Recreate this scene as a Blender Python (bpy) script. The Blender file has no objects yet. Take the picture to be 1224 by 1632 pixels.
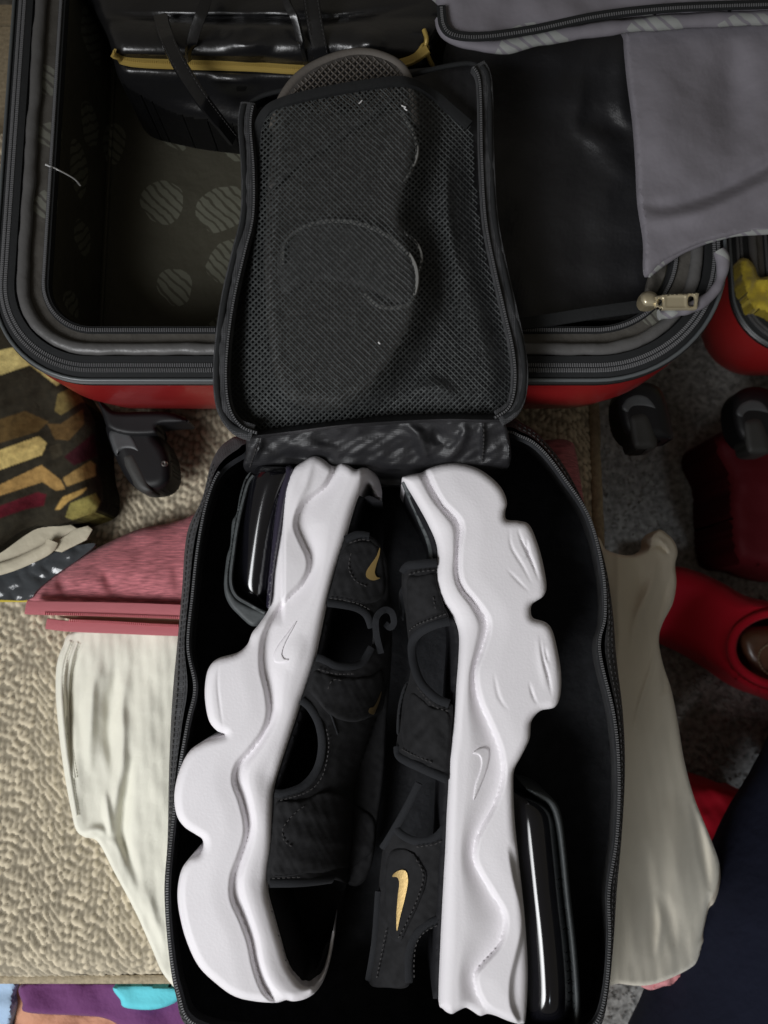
import bpy, math, random
import numpy as np
from mathutils import Vector, geometry

random.seed(7)
rng = np.random.default_rng(7)
scene = bpy.context.scene
COL = scene.collection
rad = math.radians

# ------------------------------------------------------------------ camera
W, H = 1224, 1632
CAM = np.array((0.0, -0.06, 0.55))
TILT, FOV = rad(8), rad(65)
F = (H / 2) / math.tan(FOV / 2)
RIGHT = np.array((1.0, 0, 0))
UP = np.array((0, math.cos(TILT), math.sin(TILT)))
FWD = np.array((0, math.sin(TILT), -math.cos(TILT)))
cd = bpy.data.cameras.new('camera')
cam = bpy.data.objects.new('camera', cd)
COL.objects.link(cam)
cam.location = CAM
cam.rotation_euler = (TILT, 0, 0)
cd.sensor_fit = 'VERTICAL'
cd.sensor_height = 36
cd.lens = 18 / math.tan(FOV / 2)
cd.clip_start, cd.clip_end = 0.01, 50
cd.dof.use_dof = True
cd.dof.focus_distance = 0.44
cd.dof.aperture_fstop = 9.0
scene.camera = cam

# ------------------------------------------------------------------ light
world = bpy.data.worlds.new('World')
scene.world = world
world.use_nodes = True
bg = world.node_tree.nodes['Background']
bg.inputs[0].default_value = (1.0, 0.92, 0.78, 1)
bg.inputs[1].default_value = 0.09


def area_light(name, loc, target, sx, sy, power, color):
    l = bpy.data.lights.new(name, 'AREA')
    l.shape = 'RECTANGLE'
    l.size, l.size_y = sx, sy
    l.energy = power
    l.color = color
    o = bpy.data.objects.new(name, l)
    COL.objects.link(o)
    o.location = loc
    d = Vector(target) - Vector(loc)
    o.rotation_euler = d.to_track_quat('-Z', 'Y').to_euler()
    return o


win = area_light('window_light', (-0.72, -0.76, 0.84), (-0.15, -0.22, 0.06), 0.7, 0.9, 2.55, (0.97, 0.98, 1.0))
win.data.spread = rad(50)
win2 = area_light('far_window_light', (0.62, -1.05, 1.0), (0.31, -0.35, -0.2), 0.35, 0.5, 0.16, (0.80, 0.90, 1.0))
win2.data.spread = rad(15)

scene.view_settings.view_transform = 'Standard'
scene.view_settings.look = 'None'
scene.view_settings.exposure = 0.0
scene.view_settings.gamma = 1.0
scene.view_settings.use_curve_mapping = False


# ------------------------------------------------------------------ geometry helpers
def P(x, y, z):
    """world point at height z that the photograph shows at pixel x, y"""
    x, y, z = np.broadcast_arrays(np.asarray(x, float), np.asarray(y, float), np.asarray(z, float))
    d = FWD * F + (x[..., None] - W / 2) * RIGHT + (H / 2 - y[..., None]) * UP
    t = (z - CAM[2]) / d[..., 2]
    return CAM + t[..., None] * d


def sstep(a, b, x):
    t = np.clip((x - a) / (b - a), 0, 1)
    return t * t * (3 - 2 * t)


def catmull(pts, closed=False, step=4.0, k=None):
    p = np.asarray(pts, float)
    n = len(p)
    out = []
    segs = n if closed else n - 1
    for i in range(segs):
        if closed:
            a, b, c, d = p[(i - 1) % n], p[i], p[(i + 1) % n], p[(i + 2) % n]
        else:
            a, b, c, d = p[max(i - 1, 0)], p[i], p[i + 1], p[min(i + 2, n - 1)]
        m = k or max(2, int(np.linalg.norm(c - b) / step * 2))
        t = (np.arange(m) / m)[:, None]
        out.append(0.5 * (2 * b + (c - a) * t + (2 * a - 5 * b + 4 * c - d) * t ** 2 + (3 * b - a - 3 * c + d) * t ** 3))
    if not closed:
        out.append(p[-1:])
    q = np.concatenate(out)
    if k:
        return q
    if closed:
        q = np.concatenate([q, q[:1]])
    s = np.concatenate([[0], np.cumsum(np.linalg.norm(np.diff(q, axis=0), axis=1))])
    m = max(4, int(round(s[-1] / step)))
    u = np.linspace(0, s[-1], m + 1)
    r = np.stack([np.interp(u, s, q[:, j]) for j in range(q.shape[1])], 1)
    return r[:-1] if closed else r


def linear(pts, closed=False, step=4.0):
    q = np.asarray(pts, float)
    if closed:
        q = np.concatenate([q, q[:1]])
    out = []
    for a, b in zip(q[:-1], q[1:]):
        m = max(1, int(round(np.linalg.norm(b - a) / step)))
        out.append(a + (b - a) * (np.arange(m) / m)[:, None])
    if not closed:
        out.append(q[-1:])
    return np.concatenate(out)


def seg_dist(x, y, poly, closed=False):
    """distance to a polyline and the side (+1 / -1) of its nearest piece"""
    x = np.asarray(x, float).ravel()
    y = np.asarray(y, float).ravel()
    a = np.asarray(poly, float)
    b = np.roll(a, -1, axis=0)
    if not closed:
        a, b = a[:-1], b[:-1]
    best = np.full(len(x), 1e18)
    side = np.ones(len(x))
    for i in range(0, len(x), 4000):
        px = x[i:i + 4000, None]
        py = y[i:i + 4000, None]
        dx, dy = (b - a)[:, 0], (b - a)[:, 1]
        L = np.maximum(dx * dx + dy * dy, 1e-12)
        t = np.clip(((px - a[:, 0]) * dx + (py - a[:, 1]) * dy) / L, 0, 1)
        ex, ey = px - a[:, 0] - t * dx, py - a[:, 1] - t * dy
        d2 = ex * ex + ey * ey
        j = d2.argmin(1)
        r = np.arange(len(j))
        best[i:i + 4000] = np.sqrt(d2[r, j])
        side[i:i + 4000] = np.sign(dx[j] * ey[r, j] - dy[j] * ex[r, j])
    return best, side


def inside(x, y, poly):
    x = np.asarray(x, float)
    y = np.asarray(y, float)
    res = np.zeros(x.shape, bool)
    p = np.asarray(poly, float)
    j = len(p) - 1
    for i in range(len(p)):
        xi, yi, xj, yj = p[i, 0], p[i, 1], p[j, 0], p[j, 1]
        if yi != yj:
            c = ((yi > y) != (yj > y)) & (x < (xj - xi) * (y - yi) / (yj - yi) + xi)
            res ^= c
        j = i
    return res


def wob(x, y, scale, seed=0, octaves=3):
    """smooth wobble, about -1..1"""
    r = np.random.default_rng(seed)
    v = np.zeros(np.broadcast(x, y).shape)
    a, tot = 1.0, 0.0
    for o in range(octaves):
        for k in range(4):
            th = r.uniform(0, 2 * np.pi)
            f = 2 * np.pi / scale * (2 ** o) * r.uniform(0.7, 1.3)
            v = v + a * np.sin((x * np.cos(th) + y * np.sin(th)) * f + r.uniform(0, 6.28))
        tot += a * 2.2
        a *= 0.5
    return v / tot


def folds(x, y, lst):
    """ridges (amp > 0) and creases (amp < 0) along pixel paths: (path, width, amp in metres)"""
    shp = np.asarray(x).shape
    v = np.zeros(np.asarray(x).size)
    xf, yf = np.asarray(x, float).ravel(), np.asarray(y, float).ravel()
    for path, w, a in lst:
        q = catmull(path, step=1.5)
        near = np.where((xf > q[:, 0].min() - 3 * w) & (xf < q[:, 0].max() + 3 * w) & (yf > q[:, 1].min() - 3 * w) & (yf < q[:, 1].max() + 3 * w))[0]
        for i in range(0, len(near), 4000):
            k = near[i:i + 4000]
            d2 = (xf[k, None] - q[:, 0]) ** 2 + (yf[k, None] - q[:, 1]) ** 2
            j = d2.argmin(1)
            t = j / (len(q) - 1)
            d, _ = seg_dist(xf[k], yf[k], q)
            taper = np.sin(np.pi * np.clip(t, 0, 1)) ** 1.2
            v[k] += a * taper * np.exp(-(d / (w * (0.6 + 0.4 * taper))) ** 2)
    return v.reshape(shp)


ORG = {}


def thing(name, label, cat, loc, group=None):
    o = bpy.data.objects.new(name, None)
    o.empty_display_size = 0.02
    COL.objects.link(o)
    o.location = loc
    o['label'] = label
    o['category'] = cat
    if group:
        o['group'] = group
    ORG[o.name] = np.array(loc, float)
    return o


def mk(name, verts, faces, mat, parent=None, smooth=True, sharp=50, col=None, label=None):
    v = np.asarray(verts, float)
    org = ORG[parent.name] if parent is not None else np.zeros(3)
    me = bpy.data.meshes.new(name)
    me.from_pydata((v - org).tolist(), [], [list(map(int, f)) for f in faces])
    me.materials.append(mat)
    if smooth:
        me.polygons.foreach_set('use_smooth', np.ones(len(me.polygons), bool))
        if sharp:
            me.set_sharp_from_angle(angle=rad(sharp))
    if col is not None:
        at = me.color_attributes.new('Col', 'FLOAT_COLOR', 'POINT')
        c4 = np.ones((len(v), 4))
        c4[:, :3] = col
        at.data.foreach_set('color', c4.ravel())
    me.update()
    o = bpy.data.objects.new(name, me)
    COL.objects.link(o)
    if parent is not None:
        o.parent = parent
    if label:
        o['label'] = label
    ORG[o.name] = org
    return o


def tri2d(outline, sp, holes=()):
    """triangles over a closed 2-D outline with inner points about sp apart"""
    loops = [np.asarray(outline)] + [np.asarray(h) for h in holes]
    lo, hi = loops[0].min(0), loops[0].max(0)
    xs = np.arange(lo[0], hi[0] + sp, sp)
    ys = np.arange(lo[1], hi[1] + sp, sp * 0.866)
    gx, gy = np.meshgrid(xs, ys)
    gx = gx + (np.arange(len(ys)) % 2)[:, None] * sp / 2
    gx, gy = gx.ravel(), gy.ravel()
    m = inside(gx, gy, loops[0])
    for h in loops[1:]:
        m &= ~inside(gx, gy, h)
    gx, gy = gx[m], gy[m]
    for l in loops:
        d, _ = seg_dist(gx, gy, l, True)
        k = d > sp * 0.55
        gx, gy = gx[k], gy[k]
    pts = np.concatenate(loops + [np.stack([gx, gy], 1)])
    edges, base = [], 0
    for l in loops:
        n = len(l)
        edges += [(base + i, base + (i + 1) % n) for i in range(n)]
        base += n
    r = geometry.delaunay_2d_cdt([Vector(p) for p in pts], edges, [], 0, 1e-4)
    v = np.array([(p.x, p.y) for p in r[0]])
    f = np.array([t for t in r[2]])
    c = v[f].mean(1)
    m = inside(c[:, 0], c[:, 1], loops[0])
    for h in loops[1:]:
        m &= ~inside(c[:, 0], c[:, 1], h)
    f = f[m]
    used = np.unique(f)
    remap = -np.ones(len(v), int)
    remap[used] = np.arange(len(used))
    return v[used], remap[f], loops


def slab(name, outline, z, thick, mat, parent=None, sp=4, edge=8, drop=0.003, hf=None, holes=(), offset=False,
         curve=True, colf=None, sharp=50, label=None, under=None):
    """a solid whose top is a height field over a pixel outline; it has a skirt and an underside"""
    rs = catmull if curve else linear
    ol = rs(outline, True, sp) if curve else linear(outline, True, sp)
    hs = [catmull(h, True, sp) for h in holes]
    v, f, loops = tri2d(ol, sp, hs)
    x, y = v[:, 0], v[:, 1]
    zz = np.full(len(x), float(z))
    if edge:
        d = np.full(len(x), 1e9)
        for l in loops:
            d = np.minimum(d, seg_dist(x, y, l, True)[0])
        t = 1 - np.clip(d / edge, 0, 1)
        zz -= drop * (1 - np.sqrt(np.maximum(0, 1 - t * t)))
    if hf is not None:
        zz += hf(x, y)
    top = P(x, y, zz)
    bot = top.copy()
    bot[:, 2] = (zz - thick) if offset else np.minimum(z - thick, zz - 0.001)
    if under is not None:
        bot[:, 2] = under
    n = len(x)
    # orient so that the top faces up
    a, b, c = top[f[:, 0]], top[f[:, 1]], top[f[:, 2]]
    flip = np.cross(b - a, c - a)[:, 2] < 0
    f[flip] = f[flip][:, ::-1]
    e = np.concatenate([f[:, [0, 1]], f[:, [1, 2]], f[:, [2, 0]]])
    key = e[:, 0].astype(np.int64) * (n + 1) + e[:, 1]
    rev = e[:, 1].astype(np.int64) * (n + 1) + e[:, 0]
    be = e[~np.isin(key, rev)]
    faces = f.tolist() + (f[:, ::-1] + n).tolist() + [(j, i, i + n, j + n) for i, j in be]
    col = None
    if colf is not None:
        col = colf(x, y)
        col = np.concatenate([col, col])
    return mk(name, np.concatenate([top, bot]), faces, mat, parent, sharp=sharp, col=col, label=label)


def frames(p):
    p = np.asarray(p, float)
    t = np.gradient(p, axis=0)
    t /= np.maximum(np.linalg.norm(t, axis=1), 1e-12)[:, None]
    return t


def tube(name, pts, r, mat, parent=None, n=8, squash=1.0, closed=False, label=None):
    """swept round (or flattened, squash < 1 in height) section along a 3-D path"""
    p = np.asarray(pts, float)
    t = frames(p)
    up = np.array((0, 0, 1.0))
    s = np.cross(t, up)
    bad = np.linalg.norm(s, axis=1) < 0.15
    s[bad] = np.cross(t[bad], np.array((0, 1.0, 0)))
    s /= np.linalg.norm(s, axis=1)[:, None]
    u = np.cross(s, t)
    r = np.broadcast_to(np.asarray(r, float), (len(p),))
    a = np.arange(n) / n * 2 * np.pi
    v = p[:, None] + r[:, None, None] * (np.cos(a)[None, :, None] * s[:, None] + squash * np.sin(a)[None, :, None] * u[:, None])
    v = v.reshape(-1, 3)
    m = len(p)
    faces = []
    for i in range(m if closed else m - 1):
        for j in range(n):
            faces.append((i * n + j, i * n + (j + 1) % n, ((i + 1) % m) * n + (j + 1) % n, ((i + 1) % m) * n + j))
    if not closed:
        faces.append(tuple(range(n)))
        faces.append(tuple((m - 1) * n + j for j in range(n))[::-1])
    return mk(name, v, faces, mat, parent, sharp=60, label=label)


def band(name, pts, w, th, mat, parent=None, up=None, label=None):
    """flat strap with rounded edges along a 3-D path; up = its face normal (per point or one)"""
    p = np.asarray(pts, float)
    t = frames(p)
    up = np.broadcast_to(np.asarray((0, 0, 1.0) if up is None else up, float), p.shape)
    s = np.cross(t, up)
    s /= np.linalg.norm(s, axis=1)[:, None]
    u = np.cross(s, t)
    w = np.broadcast_to(np.asarray(w, float), (len(p),)) / 2
    sec = [(-1, -.5), (-1, .2), (-.93, .5), (-.5, .56), (0, .58), (.5, .56), (.93, .5), (1, .2), (1, -.5)]
    n = len(sec)
    v = np.stack([p + s * (w * a)[:, None] + u * th * b for a, b in sec], 1).reshape(-1, 3)
    m = len(p)
    faces = [(i * n + j, i * n + (j + 1) % n, (i + 1) * n + (j + 1) % n, (i + 1) * n + j) for i in range(m - 1) for j in range(n)]
    faces += [tuple(range(n)), tuple((m - 1) * n + j for j in range(n))[::-1]]
    return mk(name, v, faces, mat, parent, label=label)


def resample3(p, pitch):
    p = np.asarray(p, float)
    s = np.concatenate([[0], np.cumsum(np.linalg.norm(np.diff(p, axis=0), axis=1))])
    m = max(2, int(s[-1] / pitch))
    u = (np.arange(m) + 0.5) / m * s[-1]
    return np.stack([np.interp(u, s, p[:, j]) for j in range(3)], 1)


def teeth(name, path, pitch, L, Wd, Ht, mat, parent=None, side=0.0, slant=0.0):
    """small blocks along a path (zip teeth, stitches), one mesh"""
    p = resample3(path, pitch)
    t = frames(p)
    s = np.cross(t, np.array((0, 0, 1.0)))
    s /= np.linalg.norm(s, axis=1)[:, None]
    u = np.cross(s, t)
    alt = ((np.arange(len(p)) % 2) * 2 - 1)[:, None]
    c = p + s * side * alt
    tt = t + s * slant * 1.0
    v = []
    for a, b, h in ((-1, -1, -1), (1, -1, -1), (1, 1, -1), (-1, 1, -1), (-.75, -.75, 1), (.75, -.75, 1), (.75, .75, 1), (-.75, .75, 1)):
        v.append(c + tt * (a * L / 2) + s * (b * Wd / 2) + u * (h * Ht / 2))
    v = np.stack(v, 1).reshape(-1, 3)
    q = [(0, 1, 5, 4), (1, 2, 6, 5), (2, 3, 7, 6), (3, 0, 4, 7), (4, 5, 6, 7)]
    faces = [tuple(i * 8 + k for k in f) for i in range(len(p)) for f in q]
    o = mk(name, v, faces, mat, parent, smooth=False)
    o['kind'] = 'stuff'
    return o


def loft(name, rings, mat, parent=None, closed=False, sharp=50, cap_first=False, cap_last=False, label=None):
    rings = [np.asarray(r, float) for r in rings]
    n = len(rings[0])
    faces = []
    for i in range(len(rings) - 1):
        for j in range(n if closed else n - 1):
            k = (j + 1) % n
            faces.append((i * n + j, i * n + k, (i + 1) * n + k, (i + 1) * n + j))
    if cap_first:
        faces.append(tuple(range(n)))
    if cap_last:
        faces.append(tuple((len(rings) - 1) * n + j for j in range(n))[::-1])
    return mk(name, np.concatenate(rings), faces, mat, parent, sharp=sharp, label=label)


def path(pts, z, step=4, curve=True):
    q = catmull(pts, step=step) if curve else linear(pts, step=step)
    if callable(z):
        return P(q[:, 0], q[:, 1], z(q[:, 0], q[:, 1]))
    zz = np.interp(np.linspace(0, 1, len(q)), np.linspace(0, 1, len(np.atleast_1d(z))), np.atleast_1d(z))
    return P(q[:, 0], q[:, 1], zz)


# ------------------------------------------------------------------ materials
def lin(r, g, b):
    return tuple((c / 255 / 12.92) if c / 255 <= 0.04045 else ((c / 255 + 0.055) / 1.055) ** 2.4 for c in (r, g, b))


def mat(name, color, rough=0.6, metal=0.0, coat=0.0, spec=0.5, bump=None, var=None, weave=None, sheen=0.0, attr=False,
        trans=0.0, alpha=1.0, stretch=None, spots=None, coat_rough=0.05, aniso=None):
    """bump = (scale, strength); var = (scale, amount); weave = (scale, strength); spots = (scale, radius, colour, stripes)"""
    m = bpy.data.materials.new(name)
    m.use_nodes = True
    nt = m.node_tree
    N, L = nt.nodes, nt.links
    b = N['Principled BSDF']
    b.inputs['Base Color'].default_value = (*color, 1)
    b.inputs['Roughness'].default_value = rough
    b.inputs['Metallic'].default_value = metal
    b.inputs['Coat Weight'].default_value = coat
    b.inputs['Coat Roughness'].default_value = coat_rough
    b.inputs['Specular IOR Level'].default_value = spec
    b.inputs['Transmission Weight'].default_value = trans
    b.inputs['Alpha'].default_value = alpha
    if sheen:
        b.inputs['Sheen Weight'].default_value = sheen
        b.inputs['Sheen Roughness'].default_value = 0.5
    tc = N.new('ShaderNodeTexCoord')
    vec = tc.outputs['Object']
    if stretch:
        mp = N.new('ShaderNodeMapping')
        mp.inputs['Scale'].default_value = stretch
        L.new(vec, mp.inputs['Vector'])
        vec = mp.outputs['Vector']
    csock = None
    if attr:
        a = N.new('ShaderNodeVertexColor')
        a.layer_name = 'Col'
        csock = a.outputs['Color']
    if spots:
        sc, radius, col2, stripe = spots
        vo = N.new('ShaderNodeTexVoronoi')
        vo.inputs['Scale'].default_value = sc
        vo.inputs['Randomness'].default_value = 0.55
        dn = N.new('ShaderNodeTexNoise')
        dn.inputs['Scale'].default_value = sc * 1.3
        L.new(tc.outputs['Object'], dn.inputs['Vector'])
        da = N.new('ShaderNodeVectorMath'); da.operation = 'MULTIPLY_ADD'
        da.inputs[1].default_value = (0.022, 0.022, 0.022)
        L.new(dn.outputs['Color'], da.inputs[0])
        L.new(tc.outputs['Object'], da.inputs[2])
        L.new(da.outputs[0], vo.inputs['Vector'])
        r1 = N.new('ShaderNodeMath'); r1.operation = 'LESS_THAN'
        r1.inputs[1].default_value = radius
        L.new(vo.outputs['Distance'], r1.inputs[0])
        wv = N.new('ShaderNodeTexWave')
        wv.bands_direction = 'DIAGONAL'
        wv.inputs['Scale'].default_value = stripe
        wv.inputs['Distortion'].default_value = 3.0
        wv.inputs['Detail Scale'].default_value = 1.0
        L.new(tc.outputs['Object'], wv.inputs['Vector'])
        r2 = N.new('ShaderNodeMapRange')
        r2.inputs['From Min'].default_value = 0.12
        r2.inputs['From Max'].default_value = 0.3
        L.new(wv.outputs['Fac'], r2.inputs['Value'])
        mu = N.new('ShaderNodeMath'); mu.operation = 'MULTIPLY'
        L.new(r1.outputs[0], mu.inputs[0]); L.new(r2.outputs[0], mu.inputs[1])
        mx = N.new('ShaderNodeMix'); mx.data_type = 'RGBA'
        L.new(mu.outputs[0], mx.inputs['Factor'])
        mx.inputs['A'].default_value = (*color, 1)
        mx.inputs['B'].default_value = (*col2, 1)
        csock = mx.outputs['Result']
    if var:
        no = N.new('ShaderNodeTexNoise')
        no.inputs['Scale'].default_value = var[0]
        no.inputs['Detail'].default_value = 5
        L.new(vec, no.inputs['Vector'])
        mr = N.new('ShaderNodeMapRange')
        mr.inputs['From Min'].default_value = 0.3
        mr.inputs['From Max'].default_value = 0.7
        mr.inputs['To Min'].default_value = 1 - var[1]
        mr.inputs['To Max'].default_value = 1 + var[1]
        L.new(no.outputs['Fac'], mr.inputs['Value'])
        mx = N.new('ShaderNodeMix'); mx.data_type = 'RGBA'; mx.blend_type = 'MULTIPLY'
        mx.inputs['Factor'].default_value = 1
        mx.inputs['A'].default_value = (*color, 1)
        if csock:
            L.new(csock, mx.inputs['A'])
        L.new(mr.outputs[0], mx.inputs['B'])
        csock = mx.outputs['Result']
    if csock:
        L.new(csock, b.inputs['Base Color'])
    norm = None
    if bump:
        no = N.new('ShaderNodeTexNoise')
        no.inputs['Scale'].default_value = bump[0]
        no.inputs['Detail'].default_value = 4
        L.new(vec, no.inputs['Vector'])
        bp = N.new('ShaderNodeBump')
        bp.inputs['Strength'].default_value = bump[1]
        bp.inputs['Distance'].default_value = 0.3 / bump[0]
        L.new(no.outputs['Fac'], bp.inputs['Height'])
        norm = bp.outputs['Normal']
    if weave:
        ws = []
        for d in 'XY':
            wv = N.new('ShaderNodeTexWave')
            wv.bands_direction = d
            wv.inputs['Scale'].default_value = weave[0]
            wv.inputs['Distortion'].default_value = 0.6
            L.new(tc.outputs['Object'], wv.inputs['Vector'])
            ws.append(wv.outputs['Fac'])
        mm = N.new('ShaderNodeMath'); mm.operation = 'MAXIMUM'
        L.new(ws[0], mm.inputs[0]); L.new(ws[1], mm.inputs[1])
        bp = N.new('ShaderNodeBump')
        bp.inputs['Strength'].default_value = weave[1]
        bp.inputs['Distance'].default_value = 0.12 / weave[0]
        L.new(mm.outputs[0], bp.inputs['Height'])
        if norm:
            L.new(norm, bp.inputs['Normal'])
        norm = bp.outputs['Normal']
    if norm:
        L.new(norm, b.inputs['Normal'])
    return m


M = {}
M['foam'] = mat('white_foam', (0.80, 0.775, 0.80), 0.6, bump=(750, 0.28), var=(30, 0.03), spec=0.3)
M['nylon'] = mat('black_nylon', (0.020, 0.021, 0.024), 0.62, spec=0.18, weave=(420, 0.35), bump=(90, 0.5), var=(120, 0.25), sheen=0.06)
M['nylon_lit'] = mat('lit_black_ripstop', (0.055, 0.056, 0.059), 0.55, spec=0.18, weave=(300, 0.6), bump=(60, 0.4), var=(200, 0.3), sheen=0.05)  # black bag fabric made greyer: light on the outer wall is in the colour
M['nylon_shiny'] = mat('shiny_black_nylon', (0.018, 0.018, 0.020), 0.42, weave=(420, 0.3), bump=(45, 0.3), spec=0.5)
M['tape'] = mat('black_zip_tape', (0.02, 0.021, 0.022), 0.75, spec=0.18, weave=(700, 0.6), bump=(300, 0.3))
M['tooth'] = mat('dark_zip_teeth', (0.15, 0.15, 0.155), 0.4, spec=0.4)
M['net'] = mat('black_net', (0.058, 0.062, 0.062), 0.5, spec=0.18, bump=(1500, 0.3), var=(300, 0.35))
M['upper'] = mat('black_neoprene', (0.012, 0.012, 0.013), 0.8, spec=0.18, bump=(1400, 0.45), var=(250, 0.25), sheen=0.02)
M['binding'] = mat('black_binding', (0.014, 0.015, 0.0175), 0.7, spec=0.18, weave=(900, 0.7), bump=(700, 0.4), sheen=0.05)
M['thread'] = mat('charcoal_thread', (0.05, 0.048, 0.048), 0.7, spec=0.18)
M['footbed'] = mat('black_footbed', (0.012, 0.012, 0.014), 0.75, spec=0.18, bump=(600, 0.3))
M['gold_print'] = mat('gold_print', (0.42, 0.29, 0.11), 0.4, metal=0.5, bump=(900, 0.3))
M['bubble'] = mat('clear_black_cushion', (0.005, 0.005, 0.007), 0.14, coat=0.6, coat_rough=0.12, spec=0.6)
M['film'] = mat('dark_violet_film', (0.03, 0.026, 0.045), 0.2, coat=0.6)
M['rubber'] = mat('dark_grey_rubber', (0.055, 0.062, 0.064), 0.6, bump=(900, 0.3), var=(300, 0.15))
M['leather'] = mat('glossy_black_leather', (0.010, 0.010, 0.011), 0.3, coat=0.35, coat_rough=0.2, spec=0.6, bump=(160, 0.25))
M['gold_zip'] = mat('yellow_gold_zip', (0.52, 0.37, 0.10), 0.42, metal=0.25, bump=(1500, 0.3))
M['brass'] = mat('pale_brass', (0.66, 0.58, 0.40), 0.35, metal=0.6, bump=(300, 0.1))
M['brass_dark'] = mat('brass_slot', (0.02, 0.02, 0.02), 0.5)
M['red_shell'] = mat('red_hard_shell', (0.30, 0.013, 0.014), 0.35, coat=0.25, bump=(35, 0.06), var=(20, 0.1))
M['bumper'] = mat('black_bumper', (0.012, 0.013, 0.014), 0.4)
M['piping'] = mat('grey_piping', (0.10, 0.11, 0.115), 0.35, spec=0.5)
M['plastic'] = mat('black_plastic', (0.006, 0.006, 0.007), 0.5, spec=0.35, bump=(900, 0.15))
M['plastic_grey'] = mat('grey_plastic', (0.06, 0.063, 0.066), 0.5, bump=(700, 0.15), var=(150, 0.1))
M['tyre'] = mat('grey_black_tyre', (0.030, 0.030, 0.028), 0.6, bump=(500, 0.2))
M['steel'] = mat('steel', (0.6, 0.58, 0.55), 0.3, metal=1.0)
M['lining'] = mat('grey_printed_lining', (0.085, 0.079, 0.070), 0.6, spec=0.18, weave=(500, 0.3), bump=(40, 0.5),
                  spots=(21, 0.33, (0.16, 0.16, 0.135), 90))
M['lining_shaded'] = mat('shaded_printed_lining', (0.060, 0.056, 0.040), 0.7, spec=0.18, weave=(500, 0.3), bump=(40, 0.4),
                       spots=(21, 0.34, (0.125, 0.125, 0.095), 90))  # same grey lining, darker and olive: the interior's shade is in the colour
M['lilac'] = mat('lilac_grey_lining', (0.21, 0.198, 0.222), 0.6, spec=0.18, weave=(700, 0.3), bump=(30, 0.25))
M['lilac_print'] = mat('lilac_grey_printed_lining', (0.21, 0.198, 0.222), 0.6, spec=0.18, weave=(700, 0.3), bump=(30, 0.2),
                       spots=(15, 0.42, (0.30, 0.31, 0.30), 70))
M['sofa'] = mat('tan_tweed', (0.3, 0.25, 0.16), 0.85, spec=0.18, attr=True, bump=(2200, 0.5), sheen=0.15)
M['sofa_plain'] = mat('tan_tweed_plain', (0.36, 0.30, 0.20), 0.85, bump=(420, 1.0), var=(350, 0.25))
M['cotton'] = mat('cream_cotton', (0.82, 0.805, 0.69), 0.85, spec=0.18, weave=(900, 0.5), bump=(1000, 0.5), var=(25, 0.05), sheen=0.2)
M['cotton_grey'] = mat('white_cotton', (0.74, 0.68, 0.56), 0.85, spec=0.18, weave=(900, 0.5), bump=(1000, 0.5), var=(20, 0.07), sheen=0.2)
M['pink'] = mat('pink_melange', (0.47, 0.155, 0.175), 0.85, spec=0.18, weave=(520, 0.7), bump=(900, 0.5), var=(130, 0.45), stretch=(1, 8, 1), sheen=0.15)
M['pink_tape'] = mat('pink_tape', (0.56, 0.165, 0.185), 0.75, weave=(500, 0.9), bump=(500, 0.3))
M['pink_tooth'] = mat('pink_teeth', (0.60, 0.17, 0.19), 0.5)
M['tan_lining'] = mat('tan_pouch_lining', (0.36, 0.24, 0.15), 0.8, bump=(300, 0.4))
M['print'] = mat('printed_cotton', (0.2, 0.2, 0.2), 0.85, spec=0.18, attr=True, weave=(500, 0.5), bump=(120, 0.5), var=(220, 0.25))
M['paper'] = mat('cream_paper', (0.52, 0.47, 0.35), 0.7, bump=(40, 0.4), var=(30, 0.12))
M['film_clear'] = mat('dark_clear_film', (0.05, 0.055, 0.06), 0.16, spec=0.5, coat=0.2, bump=(45, 0.35))
M['yellow'] = mat('yellow_cotton', (0.52, 0.40, 0.03), 0.8, bump=(60, 0.6), sheen=0.2)
M['carpet'] = mat('grey_carpet', (0.30, 0.29, 0.275), 0.95, spec=0.18, bump=(330, 1.0), var=(190, 0.5), sheen=0.2)
M['red_cloth'] = mat('red_cloth', (0.52, 0.006, 0.022), 0.7, spec=0.18, bump=(300, 0.2), sheen=0.1)
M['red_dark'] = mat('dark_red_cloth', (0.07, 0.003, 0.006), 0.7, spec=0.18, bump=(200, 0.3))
M['brown'] = mat('brown_leather', (0.12, 0.055, 0.03), 0.35, coat=0.3, bump=(160, 0.4), var=(60, 0.3))
M['navy'] = mat('navy_trousers', (0.010, 0.012, 0.026), 0.85, spec=0.18, weave=(700, 0.4), bump=(60, 0.3))
M['purple'] = mat('purple_cloth', (0.13, 0.022, 0.13), 0.8, bump=(90, 0.6), sheen=0.2)
M['cyan'] = mat('cyan_cloth', (0.12, 0.62, 0.72), 0.8, bump=(60, 0.4))
M['peach'] = mat('peach_cloth', (0.62, 0.30, 0.18), 0.75, bump=(50, 0.6))
M['sky_cloth'] = mat('pale_blue_cloth', (0.36, 0.50, 0.68), 0.8, bump=(50, 0.5))
M['rose'] = mat('rose_cloth', (0.62, 0.25, 0.26), 0.8, bump=(90, 0.5))
M['sole_dots'] = mat('brown_grey_sole', (0.115, 0.102, 0.09), 0.75, bump=(600, 0.4))
M['sole_dark'] = mat('slipper_black', (0.065, 0.060, 0.056), 0.65, spec=0.18, bump=(300, 0.3))
M['sole_mid'] = mat('slipper_charcoal', (0.085, 0.082, 0.08), 0.6, spec=0.18, bump=(300, 0.3))
M['seam_light'] = mat('grey_seam', (0.22, 0.22, 0.21), 0.6)
M['roll'] = mat('silver_grey_lining', (0.10, 0.098, 0.097), 0.4, bump=(60, 0.3), spec=0.5)
M['lint'] = mat('white_lint', (0.7, 0.7, 0.7), 0.8)


def solo(o, label, cat, kind=None):
    o['label'] = label
    if cat:
        o['category'] = cat
    if kind:
        o['kind'] = kind
    return o


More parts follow.
